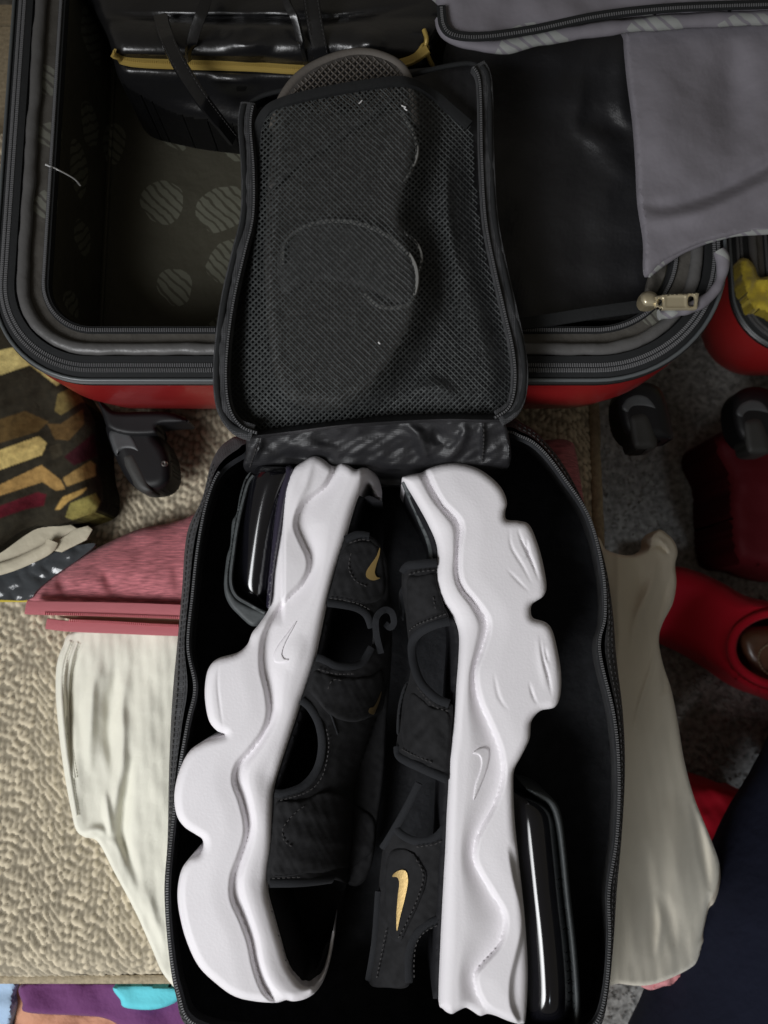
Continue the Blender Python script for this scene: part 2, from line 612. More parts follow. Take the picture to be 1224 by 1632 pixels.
# ================================================================== setting: carpet
FLOOR = -0.26
gx, gy = np.meshgrid(np.linspace(-1.6, 1.8, 120), np.linspace(-1.6, 1.8, 120))
cz = FLOOR + 0.002 * wob(gx, gy, 0.12, 3)
n = 120
carpet = mk('carpet', np.stack([gx, gy, cz], -1).reshape(-1, 3),
            [(j * n + i, j * n + i + 1, (j + 1) * n + i + 1, (j + 1) * n + i) for j in range(n - 1) for i in range(n - 1)], M['carpet'])
solo(carpet, 'grey flecked carpet on the floor beside the sofa', None, 'structure')
# tufts near the sofa: short loops of pile, too many to count
tx = rng.uniform(0.2, 0.9, 26000)
ty = rng.uniform(-0.65, 0.35, 26000)
tz = FLOOR + 0.002 * wob(tx, ty, 0.12, 3)
th = rng.uniform(0, 6.28, len(tx))
rr = rng.uniform(0.0012, 0.0026, len(tx))
hh = rng.uniform(0.002, 0.0055, len(tx))
v = []
for k in range(4):
    a = th + k * np.pi / 2
    v.append(np.stack([tx + rr * np.cos(a), ty + rr * np.sin(a), tz], 1))
v.append(np.stack([tx + rng.normal(0, .0012, len(tx)), ty + rng.normal(0, .0012, len(tx)), tz + hh], 1))
v = np.stack(v, 1).reshape(-1, 3)
pile = mk('carpet_pile', v, [(i * 5 + k, i * 5 + (k + 1) % 4, i * 5 + 4) for i in range(len(tx)) for k in range(4)], M['carpet'], smooth=True, sharp=None)
solo(pile, 'short grey loops of carpet pile on the floor', None, 'stuff')

# ================================================================== sofa
sofa = thing('sofa', 'tan tweed sofa seat cushion with woven knots under the luggage', 'sofa', (-0.1, 0.0, 0.0))
xr = float(P(968, 760, 0)[0])
yb = float(P(200, 1583, 0)[1])
xl, yt = -0.62, 0.42
step = 0.00095
gx = np.arange(max(xl, -0.34), xr + 1e-6, step)
gy = np.arange(yb, 0.30, step)
X, Y = np.meshgrid(gx, gy)
kw, kh = 0.0038, 0.0054


def knots(X, Y):
    herr = 0.42 * np.abs(((X / 0.026) % 2) - 1) * 0.026
    Yh = Y + herr + 0.0006 * wob(X, Y, 0.05, 11)
    Xh = X + 0.0005 * wob(X, Y, 0.04, 12)
    best = np.zeros(X.shape)
    ident = np.zeros(X.shape)
    i0 = np.floor(Xh / kw)
    for di in (-1, 0, 1):
        i = i0 + di
        j0 = np.floor(Yh / kh - 0.5 * (i % 2))
        for dj in (-1, 0, 1):
            j = j0 + dj
            hsh = np.sin(i * 127.1 + j * 311.7) * 43758.5453
            r1 = hsh - np.floor(hsh)
            hsh2 = np.sin(i * 269.5 + j * 183.3) * 24634.6345
            r2 = hsh2 - np.floor(hsh2)
            cx = (i + 0.5 + 0.45 * (r1 - 0.5)) * kw
            cy = (j + 0.5 + 0.5 * (i % 2) + 0.5 * (r2 - 0.5)) * kh
            q = ((Xh - cx + (0.9 * r1 - 0.25) * (Yh - cy)) / (kw * (0.40 + 0.18 * r2))) ** 2 + ((Yh - cy) / (kh * (0.40 + 0.20 * r1))) ** 2
            hgt = np.minimum(np.sqrt(np.maximum(0, 1 - q)), 0.85) * (0.6 + 0.55 * r2)
            up = hgt > best
            best = np.where(up, hgt, best)
            ident = np.where(up, r2, ident)
    return best, ident


kn, idn = knots(X, Y)
dR = (xr - X)
dB = (Y - yb)
edge = 0.03
Z = 0.0019 * kn - 0.0019
for d in (dR, dB):
    t = 1 - np.clip(d / edge, 0, 1)
    Z -= 0.03 * (1 - np.sqrt(np.maximum(0, 1 - t * t)))
Z += 0.003 * wob(X, Y, 0.3, 5, 2)
br = 0.66 + 0.40 * np.clip(kn, 0, 1) + 0.34 * (idn - 0.5)
cs = np.stack([0.56 * br, 0.49 * br, 0.36 * br], -1).reshape(-1, 3)
nx, ny = len(gx), len(gy)
idx = np.arange(nx * ny).reshape(ny, nx)
faces = np.stack([idx[:-1, :-1], idx[:-1, 1:], idx[1:, 1:], idx[1:, :-1]], -1).reshape(-1, 4)
mk('cushion_cover', np.stack([X, Y, Z], -1).reshape(-1, 3), faces, M['sofa'], sofa, sharp=None, col=cs)
# cushion sides and the frame below, outside the woven top
x0, x1, y0, y1 = xl, xr - 0.002, yb + 0.002, yt
ring = lambda i, z: np.array([(x0 + i, y0 + i, z), (x1 - i, y0 + i, z), (x1 - i, y1 - i, z), (x0 + i, y1 - i, z)])
loft('cushion_side', [ring(0.004, -0.012), ring(0, -0.03), ring(-0.003, -0.07), ring(0.004, -0.12)], M['sofa_plain'], sofa, closed=True)
loft('sofa_base', [ring(0.01, -0.12), ring(0.006, -0.125), ring(0.006, FLOOR + 0.02), ring(0.01, FLOOR + 0.005)], M['sofa_plain'], sofa, closed=True)
mk('cushion_bed', [(xl, yb + .01, -0.04), (xr - .03, yb + .01, -0.04), (xr - .03, yt, -0.04), (xl, yt, -0.04)], [(0, 1, 2, 3)], M['sofa_plain'], sofa)
ty_ = np.linspace(yb + 0.01, yt, 120)
tube('welt', np.stack([np.full(120, xr - 0.004) + 0.0006 * wob(ty_, 0, .05, 2), ty_, np.full(120, -0.014)], 1), 0.0042, M['sofa_plain'], sofa, n=10)
tx_ = np.linspace(-0.34, xr - 0.01, 120)
tube('welt', np.stack([tx_, np.full(120, yb + 0.003), np.full(120, -0.017)], 1), 0.0042, M['sofa_plain'], sofa, n=10)

# ================================================================== suitcase
suit = thing('suitcase', 'open red hard-shell suitcase with grey printed lining and black zips, lying on the sofa', 'suitcase',
             (0.0, 0.16, 0.0))
RIMZ = 0.125
S = 1.0 / F  # metres per pixel per metre of distance


def rim_ring(xa, xb, yb_, ra, rb, inset, z, ytop):
    """open ring: down the left side, round two corners, up the right side"""
    xa, xb, yb_ = xa + inset, xb - inset, yb_ + inset
    ra, rb = max(ra - inset, 0.004), max(rb - inset, 0.004)
    p = [(xa, y) for y in np.linspace(ytop, yb_ + ra, 30)[:-1]]
    p += [(xa + ra - ra * math.cos(a), yb_ + ra - ra * math.sin(a)) for a in np.linspace(0, math.pi / 2, 18)]
    p += [(x, yb_) for x in np.linspace(xa + ra, xb - rb, 60)[1:-1]]
    p += [(xb - rb + rb * math.sin(a), yb_ + rb - rb * math.cos(a)) for a in np.linspace(0, math.pi / 2, 18)]
    p += [(xb, y) for y in np.linspace(yb_ + rb, ytop, 30)[1:]]
    p = np.array(p)
    return np.concatenate([p, np.full((len(p), 1), z)], 1)


def suitcase_half(xa, xb, ybot, ra, rb, z0, ytop, lining, floor_mat):
    k = 0.00033
    R = lambda ins, dz: rim_ring(xa, xb, ybot, ra, rb, ins * k, z0 + dz, ytop)
    sh = loft('shell', [R(0, -0.0055), R(-3, -0.02), R(2, -0.05), R(22, -0.085), R(70, -0.112), R(120, -0.118)], M['red_shell'], suit)
    loft('bumper', [R(0, -0.0065), R(-4, -0.0055), R(-5, -0.002), R(3, 0.0)], M['bumper'], suit)
    tube('piping', R(0, 0.0002), 0.0011, M['piping'], suit)
    zt = loft('zip_tape', [R(2, -0.0005), R(20, 0.003), R(38, 0.0035), R(41, 0.000)], M['tape'], suit)
    for ins in (15, 23):
        p = resample3(R(ins, 0.0025 + (ins - 13) * 0.00006), 0.002)
        teeth('zip_teeth', p, 0.00125, 0.00075, 0.0022, 0.0012, M['tooth'], zt, slant=0.35)
    loft('flange', [R(39, -0.001), R(42, 0.0015), R(62, 0.0005), R(80, 0.000)], M[lining], suit)
    q = resample3(R(51, 0.0025), 0.004)
    q = q + np.stack([0.0004 * wob(q[:, 0], q[:, 1], 0.02, 4), 0.0004 * wob(q[:, 0], q[:, 1], 0.02, 5), 0 * q[:, 0]], 1)
    tube('lining_roll', q, 0.0034 + 0.0003 * wob(q[:, 0], q[:, 1], 0.015, 6), M['roll'], suit, n=12, squash=0.8)
    it = loft('inner_zip_tape', [R(79, -0.001), R(81, 0.0015), R(92, 0.001), R(95, -0.003)], M['tape'], suit)
    teeth('zip_teeth', resample3(R(85, 0.002), 0.002), 0.00125, 0.0007, 0.002, 0.0011, M['tooth'], it)
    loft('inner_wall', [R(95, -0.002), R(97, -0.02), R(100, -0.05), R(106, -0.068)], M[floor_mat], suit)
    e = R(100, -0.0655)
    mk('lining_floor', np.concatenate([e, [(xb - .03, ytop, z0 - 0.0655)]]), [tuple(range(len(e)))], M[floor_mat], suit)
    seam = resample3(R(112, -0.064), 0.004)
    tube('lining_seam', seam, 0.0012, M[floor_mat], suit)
    return sh


XA = float(P(2, 300, RIMZ)[0]); XB = float(P(1158, 430, RIMZ)[0]); YB = float(P(500, 606, RIMZ)[1])
YTOP = float(P(600, -260, RIMZ)[1])
suitcase_half(XA, XB, YB, 0.056, 0.075, RIMZ, YTOP, 'lining', 'lining_shaded')
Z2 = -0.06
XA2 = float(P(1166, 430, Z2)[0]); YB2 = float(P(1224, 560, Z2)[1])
suitcase_half(XA2, XA2 + 0.38, YB2, 0.05, 0.06, Z2, YTOP, 'lining', 'lining_shaded')


def caster(cx, cy, z, s=1.0, front=False):
    """spinner wheel on the end wall: mount, rounded cowl, grey highlight piece, wheel, bolt (pixel centre of the cowl)"""
    o = lambda pts: [(cx + (a - 220) * s, cy + (b - 720) * s) for a, b in pts]
    if not front:
        slab('wheel_mount', o([(154, 634), (172, 650), (190, 655), (235, 654), (262, 655), (282, 660), (300, 670), (280, 673), (250, 676),
                               (247, 690), (205, 692), (172, 682), (162, 660)]), z + 0.004, 0.02, M['plastic'], suit, sp=3, edge=8, drop=0.003)
        cowl = slab('wheel_cowl', o([(168, 674), (200, 662), (244, 668), (251, 690), (263, 706), (271, 726), (274, 748), (270, 767), (257, 779), (238, 783), (222, 781), (204, 766), (187, 738), (174, 706)]),
                    z, 0.03, M['plastic'], suit, sp=3, edge=20, drop=0.010)
        slab('cowl_highlight', o([(172, 690), (178, 681), (190, 678), (202, 683), (212, 694), (220, 710), (228, 730), (237, 750), (228, 740), (218, 722), (206, 716), (192, 717), (184, 725), (177, 710)]),
             z + 0.0006, 0.010, M['plastic_grey'], cowl, sp=2.5, edge=7, drop=0.004)  # grey piece added for the highlight on the black cowl
        slab('wheel', o([(191, 723), (200, 717), (212, 717), (221, 730), (231, 750), (240, 770), (243, 782), (230, 785), (216, 777), (203, 757), (194, 738)]), z + 0.0005, 0.02, M['tyre'], suit, sp=2.5, edge=12, drop=0.006)
        b = P(cx + (261 - 220) * s, cy + (738 - 720) * s, z - 0.003)
        a = np.linspace(0, 2 * np.pi, 16, endpoint=False)
        loft('axle_bolt', [np.stack([b[0] + r * np.cos(a), b[1] + r * np.sin(a), np.full(16, b[2] + h)], 1) for r, h in ((.0021, -.002), (.0021, 0.0026), (.0014, .0032), (.0007, .0024))],
             M['steel'], cowl, closed=True, cap_last=True)
    else:
        cowl = slab('wheel_cowl', o([(176, 690), (182, 672), (200, 660), (224, 658), (246, 666), (258, 686), (266, 716), (272, 750), (262, 756), (240, 758), (205, 758), (186, 740), (178, 716)]),
                    z, 0.03, M['plastic'], suit, sp=3, edge=22, drop=0.012)
        slab('cowl_highlight', o([(184, 702), (192, 684), (208, 676), (226, 678), (240, 690), (248, 708), (240, 706), (226, 702), (206, 702), (196, 712)]), z + 0.0004, 0.01, M['plastic_grey'], cowl, sp=2.5, edge=7, drop=0.004)
        slab('wheel', o([(196, 716), (208, 708), (226, 708), (236, 722), (244, 750), (242, 768), (220, 772), (204, 768), (198, 744)]), z + 0.002, 0.025, M['tyre'], suit, sp=2.5, edge=14, drop=0.007)


caster(222, 722, 0.045)
caster(1024, 668, 0.02, 0.95, True)
caster(1206, 676, -0.11, 0.95, True)

# lilac divider flaps, the gathered edge, the brass zip pull and the black divider sheet
div = slab('divider_sheet', [(728, 40), (900, -60), (1012, -60), (1030, 200), (1046, 300), (1048, 430), (1036, 500), (900, 512), (760, 512), (715, 380), (705, 180)],
           0.108, 0.004, M['nylon_shiny'], suit, sp=4.5, edge=0, offset=True,
           hf=lambda x, y: 0.004 * wob(x, y, 260, 21) + folds(x, y, [([(990, 60), (990, 170), (1012, 205), (1040, 240)], 18, 0.004), ([(930, 90), (925, 150), (930, 210), (1050, 235)], 16, 0.003),
                                                                  ([(930, 215), (960, 235), (1010, 290)], 24, 0.004)]))
slab('divider_panel', [(1000, 30), (996, 60), (1001, 120), (1010, 190), (1015, 260), (1018, 320), (1027, 380), (1030, 438), (1060, 416), (1110, 390),
                       (1170, 374), (1224, 368), (1330, 362), (1330, 20), (1150, 10)], 0.138, 0.003, M['lilac'], suit, sp=5, edge=6, drop=0.002, offset=True,
     hf=lambda x, y: 0.0015 * wob(x, y, 200, 31) + folds(x, y, [([(1000, 318), (1050, 330), (1100, 322), (1160, 300), (1224, 265), (1330, 200)], 13, -0.005),
                                                              ([(1000, 356), (1110, 340), (1180, 310), (1330, 240)], 18, 0.005),
                                                              ([(1172, 60), (1168, 160), (1160, 250)], 34, -0.006), ([(1050, 60), (1060, 200), (1050, 290)], 40, 0.004)]))
gath = catmull([(1031, 441), (1060, 418), (1110, 391), (1170, 375), (1240, 369), (1330, 364)], step=2.5)
tube('gathered_edge', P(gath[:, 0], gath[:, 1] - 5, 0.134), 0.0030 + 0.0004 * wob(gath[:, 0], gath[:, 1], 70, 8, 2), M['lilac_print'], suit, n=10, squash=0.7)
flap = slab('divider_flap', [(708, -60), (703, 10), (706, 40), (722, 56), (770, 59), (850, 48), (950, 28), (1050, 17), (1150, 13), (1330, 8), (1330, -60)], 0.150, 0.003,
            M['lilac_print'], suit, sp=6, edge=10, drop=0.002, offset=True, hf=lambda x, y: 0.002 * wob(x, y, 160, 41))
gp = catmull([(704, 30), (712, 52), (735, 66), (775, 74), (810, 74), (860, 62), (950, 48), (1050, 37), (1150, 31), (1330, 26)], step=2.5)
tube('gathered_edge', P(gp[:, 0], gp[:, 1], 0.146), 0.0040 + 0.0005 * wob(gp[:, 0], gp[:, 1], 80, 9, 2), M['lilac_print'], suit, n=10, squash=0.75)
zp = path([(703, 10), (707, 40), (724, 55), (770, 58), (850, 47), (950, 26), (1050, 14), (1150, 9), (1330, 4)], 0.1525)
fz = band('flap_zip_tape', zp, 0.0048, 0.0016, M['tape'], flap)
teeth('zip_teeth', zp + np.array((0, -.001, .001)), 0.0013, 0.0007, 0.0018, 0.001, M['tooth'], flap)
cg = catmull([(1146, 400), (1152, 415), (1150, 440), (1140, 462), (1118, 482), (1085, 495), (1050, 502)], step=2)
tube('gathered_edge', P(cg[:, 0], cg[:, 1], 0.134), 0.0031 + 0.0006 * wob(cg[:, 0], cg[:, 1], 45, 3, 2), M['lilac_print'], suit, n=10)
slab('pocket_corner', [(1036, 438), (1060, 420), (1110, 395), (1148, 392), (1150, 440), (1120, 478), (1060, 498), (1030, 495)], 0.121, 0.004, M['lining'], suit, sp=5, edge=4,
     drop=0.001, offset=True, hf=lambda x, y: 0.002 * wob(x, y, 50, 14))
zz = path([(760, 516), (850, 508), (940, 494), (1025, 482)], 0.128)
dzt = band('divider_zip_tape', zz + np.array((0, -0.002, 0)), 0.007, 0.0015, M['tape'], suit)
teeth('zip_teeth', zz, 0.0013, 0.0007, 0.002, 0.0012, M['tooth'], dzt)
pull = slab('zip_slider', [(1019, 478), (1022, 468), (1032, 464), (1043, 466), (1050, 474), (1052, 480), (1047, 488), (1036, 490), (1025, 488)], 0.141, 0.010, M['brass'], suit,
            sp=2, edge=12, drop=0.006)
slab('pull_tab', [(1044, 473), (1056, 470), (1111, 467), (1114, 468), (1111, 492), (1108, 493), (1056, 493), (1044, 489)], 0.1405, 0.0022, M['brass'], pull, sp=2, edge=2, drop=0.0006,
     curve=False, holes=[[(1049, 477), (1056, 476), (1056, 487), (1049, 486)], [(1098, 472), (1107, 472), (1106, 487), (1097, 487)]],
     hf=lambda x, y: -0.0006 * sstep(0, 3, 10 - np.abs(y - 481)) * sstep(0, 3, 17 - np.abs(x - 1077)))
# loose white thread caught in the lining
tube('loose_thread', path([(72, 262), (95, 272), (118, 285), (128, 296)], [0.128, 0.125, 0.118, 0.11], step=2), 0.0005, M['lint'], suit, n=5)
hp = path([(1010, 585), (1040, 588), (1080, 580)], 0.06)

# ================================================================== black handbag
hb = thing('handbag', 'glossy black leather handbag with yellow gold zip and straps, inside the suitcase', 'handbag', tuple(P(420, 60, 0.06)))


def hbz(x, y):
    z = 0.006 * sstep(-60, 40, y) + 0.006 * np.sin(np.clip((y - 28) / 66, 0, 1) * np.pi) - 0.030 * sstep(84, 200, y) - 0.004 * np.exp(-((y - (103 + (x - 330) * 0.04)) / 9) ** 2)
    z = z + folds(x, y, [([(150, 12), (200, 24), (262, 27), (340, 30), (430, 30), (520, 32), (612, 18), (690, 0)], 7, -0.005),
                         ([(395, 45), (400, 70)], 16, -0.003), ([(350, 55), (440, 65)], 30, 0.003), ([(330, 128), (420, 134)], 14, 0.003), ([(560, 60), (620, 70)], 24, 0.004)])
    return z + 0.0012 * wob(x, y, 160, 51, 2)


slab('body', [(146, -70), (150, 8), (162, 36), (174, 66), (180, 92), (190, 126), (214, 156), (262, 182), (330, 197), (420, 206), (540, 198), (650, 150), (690, 70), (700, -70)],
     0.122, 0.060, M['leather'], hb, sp=4, edge=22, drop=0.010, hf=hbz, sharp=80)
zl = [(181, 84), (192, 94), (225, 100), (300, 103), (400, 106), (486, 111), (590, 108), (650, 98), (682, 78)]
zpt = path(zl, lambda x, y: 0.1245 + hbz(x, y), 3)
hzt = band('zip_tape', zpt, 0.0052, 0.0018, M['gold_zip'], hb)
teeth('zip_teeth', zpt + np.array((0, 0, .0009)), 0.0012, 0.0006, 0.0022, 0.0008, M['gold_zip'], hzt)
band('strap', path([(256, 26), (262, 50), (276, 84), (298, 122), (322, 158), (348, 192), (372, 222)], [0.131, 0.141, 0.143, 0.139, 0.132, 0.12, 0.105], 3), [*np.linspace(0.0082, 0.0082, 1)], 0.0022, M['leather'], hb)
for off in (-0.0033, 0.0033):
    teeth('stitching', path([(256, 28), (262, 50), (276, 84), (298, 122), (322, 158), (348, 192), (368, 217)], [0.1325, 0.1425, 0.1445, 0.1405, 0.1335, 0.1215, 0.108], 3) + np.array((off, 0, 0)), 0.0022, 0.0014, 0.0004, 0.0004, M['thread'], hb)
band('strap', path([(336, -60), (328, 0), (314, 40), (304, 76), (303, 112)], [0.14, 0.146, 0.144, 0.136, 0.118], 3), 0.0060, 0.0022, M['leather'], hb, up=(0.5, 0, 1))
band('strap', path([(448, -60), (456, 0), (470, 30), (480, 70), (490, 112)], [0.142, 0.150, 0.147, 0.138, 0.118], 3), 0.0042, 0.0022, M['leather'], hb, up=(-0.5, 0, 1))
band('strap', path([(492, -60), (496, 0), (502, 40), (510, 80), (515, 120)], [0.140, 0.144, 0.141, 0.134, 0.12], 3), 0.0092, 0.0022, M['leather'], hb)
for off in (-0.0036, 0.0036):
    teeth('stitching', path([(493, -30), (496, 0), (502, 40), (510, 80), (513, 105)], [0.143, 0.1455, 0.1425, 0.1355, 0.126], 3) + np.array((off, 0, 0)), 0.0022, 0.0014, 0.0004, 0.0004, M['thread'], hb)
tube('zip_pull', path([(676, 48), (680, 62), (678, 78), (684, 94), (690, 106)], [0.133, 0.133, 0.130, 0.126, 0.12], 2), 0.0014, M['gold_zip'], hb, n=8)
tube('zip_ring', path([(655, 92), (666, 82), (676, 70), (682, 76), (678, 88)], [0.127, 0.130, 0.132, 0.130, 0.127], 2), 0.0010, M['gold_zip'], hb, n=8)

# ================================================================== patterned cushion, papers, film
PIL = [((214, 196, 128), 0.66, [(-80, 575), (0, 558), (40, 550), (65, 572), (102, 607), (90, 615), (48, 582), (0, 598), (-80, 615)]),
       ((120, 105, 62), 0.5, [(87, 655), (92, 628), (112, 618), (132, 616), (140, 640), (128, 642), (97, 662)]),
       ((100, 78, 45), 0.5, [(75, 675), (96, 676), (132, 652), (134, 676), (110, 702), (88, 700)]),
       ((95, 75, 42), 0.5, [(-80, 690), (0, 668), (40, 655), (78, 672), (60, 688), (0, 706), (-80, 730)]),
       ((214, 190, 120), 0.6, [(-80, 742), (0, 717), (62, 695), (75, 706), (67, 725), (0, 749), (-80, 775)]),
       ((66, 60, 46), 0.5, [(78, 712), (96, 706), (100, 725), (84, 734)]),
       ((58, 18, 26), 0.6, [(102, 728), (150, 690), (156, 726), (118, 742)]),
       ((178, 142, 84), 0.55, [(-80, 805), (5, 770), (66, 741), (97, 765), (104, 780), (88, 782), (68, 768), (0, 790), (-80, 822)]),
       ((160, 130, 78), 0.55, [(100, 762), (144, 734), (152, 740), (153, 758), (106, 776)]),
       ((92, 22, 34), 0.6, [(-80, 835), (0, 806), (60, 784), (74, 788), (70, 806), (40, 812), (0, 826), (-80, 850)]),
       ((196, 160, 92), 0.6, [(88, 812), (100, 792), (140, 776), (132, 786), (108, 800), (96, 812)]),
       ((150, 140, 78), 0.6, [(104, 824), (112, 802), (152, 786), (160, 800), (150, 820), (116, 829)])]


def pillow_col(x, y):
    c = np.tile(np.array(lin(46, 42, 32)), (len(x), 1))
    for rgb, k, poly in PIL:
        m = np.zeros(len(x))
        for ox, oy in ((0, 0), (1.2, .4), (-1.2, -.4), (.4, -1.2), (-.4, 1.2)):
            m += inside(x + ox, y + oy, poly) / 5
        c = c * (1 - m[:, None]) + 0.85 * np.array(lin(*rgb)) * m[:, None]
    return c


pil = slab('cushion', [(-90, 440), (0, 470), (60, 540), (112, 604), (138, 642), (154, 676), (156, 705), (160, 745), (166, 785), (160, 812), (132, 826), (100, 836), (50, 842), (-90, 880)],
           0.046, 0.045, M['print'], None, sp=1.9, edge=40, drop=0.016, hf=lambda x, y: 0.0025 * wob(x, y, 120, 61), colf=pillow_col)
solo(pil, 'black and beige chevron-print cushion beside the suitcase wheel, with maroon patches', 'cushion')

env = thing('paper_sheaf', 'folded cream papers lying below the chevron-print cushion', 'papers', tuple(P(60, 870, 0.0)))
slab('sheet', [(-60, 872), (20, 848), (75, 822), (112, 836), (122, 842), (80, 868), (20, 892), (-60, 918)], 0.026, 0.024, M['paper'], env, sp=4, edge=2, drop=0.0006, curve=False,
     hf=lambda x, y: 0.0008 * wob(x, y, 140, 71))
slab('sheet', [(84, 868), (120, 843), (140, 838), (147, 844), (138, 860), (98, 880), (86, 878)], 0.028, 0.001, M['paper'], env, sp=3, edge=2, drop=0.0004, offset=True, curve=False)
tube('folded_edge', path([(-60, 922), (10, 904), (50, 888), (76, 874), (84, 862)], [0.028, 0.028, 0.029, 0.030, 0.030], 3), 0.004, M['paper'], env, n=10, squash=0.4)

film = thing('plastic_sleeve', 'crinkled glossy clear plastic sleeve with yellow edge beside the pink pouch', 'plastic sleeve', tuple(P(40, 935, 0.0)))
slab('film', [(-60, 930), (10, 912), (60, 894), (95, 876), (130, 868), (152, 868), (120, 895), (90, 915), (60, 940), (44, 956), (0, 956), (-60, 956)], 0.022, 0.003, M['film_clear'], film,
     sp=3, edge=0, offset=True, hf=lambda x, y: 0.0025 * np.abs(wob(x, y * 1.4, 110, 81, 3)))
tube('yellow_edge', path([(-60, 957), (0, 957), (46, 957)], 0.016, 4), 0.0011, M['yellow'], film, n=8)

# ================================================================== pink pouch
pp = thing('zip_pouch', 'pink melange fabric pouch with open pink zip, under the shoe bag', 'pouch', tuple(P(300, 900, 0.0)))
slab('body', [(46, 962), (58, 938), (100, 906), (150, 876), (220, 844), (295, 826), (420, 765), (640, 725), (860, 702), (908, 703), (918, 722), (926, 770), (935, 830), (945, 900), (930, 985), (700, 990),
              (300, 978), (120, 968)], 0.032, 0.030, M['pink'], pp, sp=4.5, edge=70, drop=0.016,
     hf=lambda x, y: 0.0012 * wob(x, y, 120, 91) + folds(x, y, [([(95, 915), (103, 955)], 8, -0.0035), ([(168, 905), (182, 955)], 10, -0.004), ([(205, 925), (260, 915), (290, 920)], 18, 0.002),
                                                              ([(280, 895), (285, 950)], 9, -0.002), ([(50, 958), (160, 962), (300, 964)], 6, -0.002)]))
zz = path([(44, 968), (60, 969), (130, 970), (220, 972), (300, 975), (325, 976)], 0.033, 3)
pz1 = band('zip_tape', zz, 0.0088, 0.0055, M['pink_tape'], pp)
zz2 = path([(76, 994), (110, 998), (180, 1001), (250, 1004), (320, 1006)], 0.026, 3)
pz2 = band('zip_tape', zz2, 0.0070, 0.0045, M['pink_tape'], pp)
teeth('zip_teeth', path([(70, 978), (130, 979), (220, 982), (300, 985)], 0.0365, 3), 0.0013, 0.0008, 0.0020, 0.0012, M['pink_tooth'], pz1)
teeth('zip_teeth', path([(110, 989), (180, 992), (250, 996), (320, 999)], 0.0290, 3), 0.0013, 0.0008, 0.0020, 0.0012, M['pink_tooth'], pz2)
slab('lining', [(95, 982), (180, 982), (320, 988), (320, 998), (220, 994), (140, 990)], 0.023, 0.006, M['tan_lining'], pp, sp=4, edge=0)

# ================================================================== shirts
def shl(x, y):
    return 0.0014 * wob(x * 1.6, y * 0.5, 120, 101) + 0.00025 * wob(x, y * 0.6, 38, 102) + folds(x, y, [
        ([(125, 1020), (105, 1060), (99, 1110), (104, 1180), (114, 1240)], 5, 0.0035), ([(140, 1020), (120, 1060), (112, 1120), (112, 1190), (122, 1260)], 5, -0.0035),
        ([(160, 1050), (148, 1100), (143, 1170), (146, 1240)], 9, 0.004), ([(190, 1040), (178, 1110), (174, 1180), (190, 1260)], 12, -0.004),
        ([(205, 1060), (196, 1120), (195, 1200), (186, 1260), (180, 1310), (182, 1330)], 9, 0.004),
        ([(215, 1190), (205, 1240), (198, 1290), (196, 1330), (205, 1370), (225, 1420), (250, 1470)], 9, -0.006),
        ([(165, 1335), (190, 1350), (215, 1400), (245, 1460), (265, 1520)], 9, 0.004), ([(168, 1260), (172, 1300), (178, 1335)], 6, 0.004),
        ([(235, 1050), (232, 1150), (240, 1250), (245, 1350)], 26, 0.003), ([(130, 1330), (155, 1322), (170, 1330)], 7, 0.003)])


s1 = slab('shirt', [(118, 1006), (100, 1030), (90, 1062), (89, 1110), (94, 1170), (102, 1230), (113, 1290), (121, 1322), (134, 1334), (156, 1342), (182, 1390), (215, 1452), (242, 1512), (262, 1555), (300, 1590),
                    (360, 1600), (420, 1400), (420, 1000), (200, 996)], 0.020, 0.018, M['cotton'], None, sp=3.0, edge=6, drop=0.003, hf=shl)
solo(s1, 'cream cotton shirt with soft folds, left of the shoe bag below the pink pouch', 'shirt')


for hem in ([(112, 1022), (103, 1048), (98, 1085), (99, 1130), (104, 1185), (112, 1240), (122, 1300)], [(124, 1024), (114, 1052), (108, 1090), (108, 1140), (112, 1190), (119, 1240)]):
    tube('hem', path(hem, lambda x, y: 0.0203 + shl(x, y), 2), 0.0009, M['cotton'], s1, n=6, squash=0.6)
    teeth('stitching', path([(a + 4, b) for a, b in hem], lambda x, y: 0.0204 + shl(x, y), 2), 0.0020, 0.0013, 0.0004, 0.0004, M['cotton'], s1)


def shr(x, y):
    return -0.00042 * np.maximum(0, x - 985) + 0.0016 * wob(x * 1.5, y * 0.5, 120, 111) + 0.0003 * wob(x, y * 0.6, 40, 112) + folds(x, y, [
        ([(1052, 885), (1038, 930), (1015, 985), (1005, 1040)], 8, 0.006), ([(1010, 890), (1016, 930), (1012, 975)], 13, -0.005), ([(1075, 905), (1058, 950), (1045, 1010)], 6, -0.003),
        ([(1045, 1020), (1038, 1060), (1020, 1120), (1005, 1180)], 4, 0.003), ([(1052, 1050), (1060, 1090), (1052, 1110)], 5, -0.004),
        ([(1065, 1260), (1075, 1340), (1085, 1420), (1085, 1500)], 22, 0.006), ([(1100, 1260), (1118, 1340), (1130, 1420)], 8, -0.005),
        ([(1030, 1340), (1034, 1400), (1042, 1470), (1040, 1530)], 12, -0.004), ([(1042, 1420), (1052, 1470), (1046, 1530)], 7, 0.003), ([(1056, 1420), (1068, 1460), (1074, 1520)], 10, -0.003), ([(1000, 1400), (1008, 1470), (1004, 1540)], 12, 0.003),
        ([(1130, 1420), (1128, 1470), (1112, 1505)], 6, -0.005), ([(1035, 875), (1050, 870), (1066, 885)], 4, -0.004), ([(1043, 855), (1058, 866), (1070, 885)], 4, 0.003)])


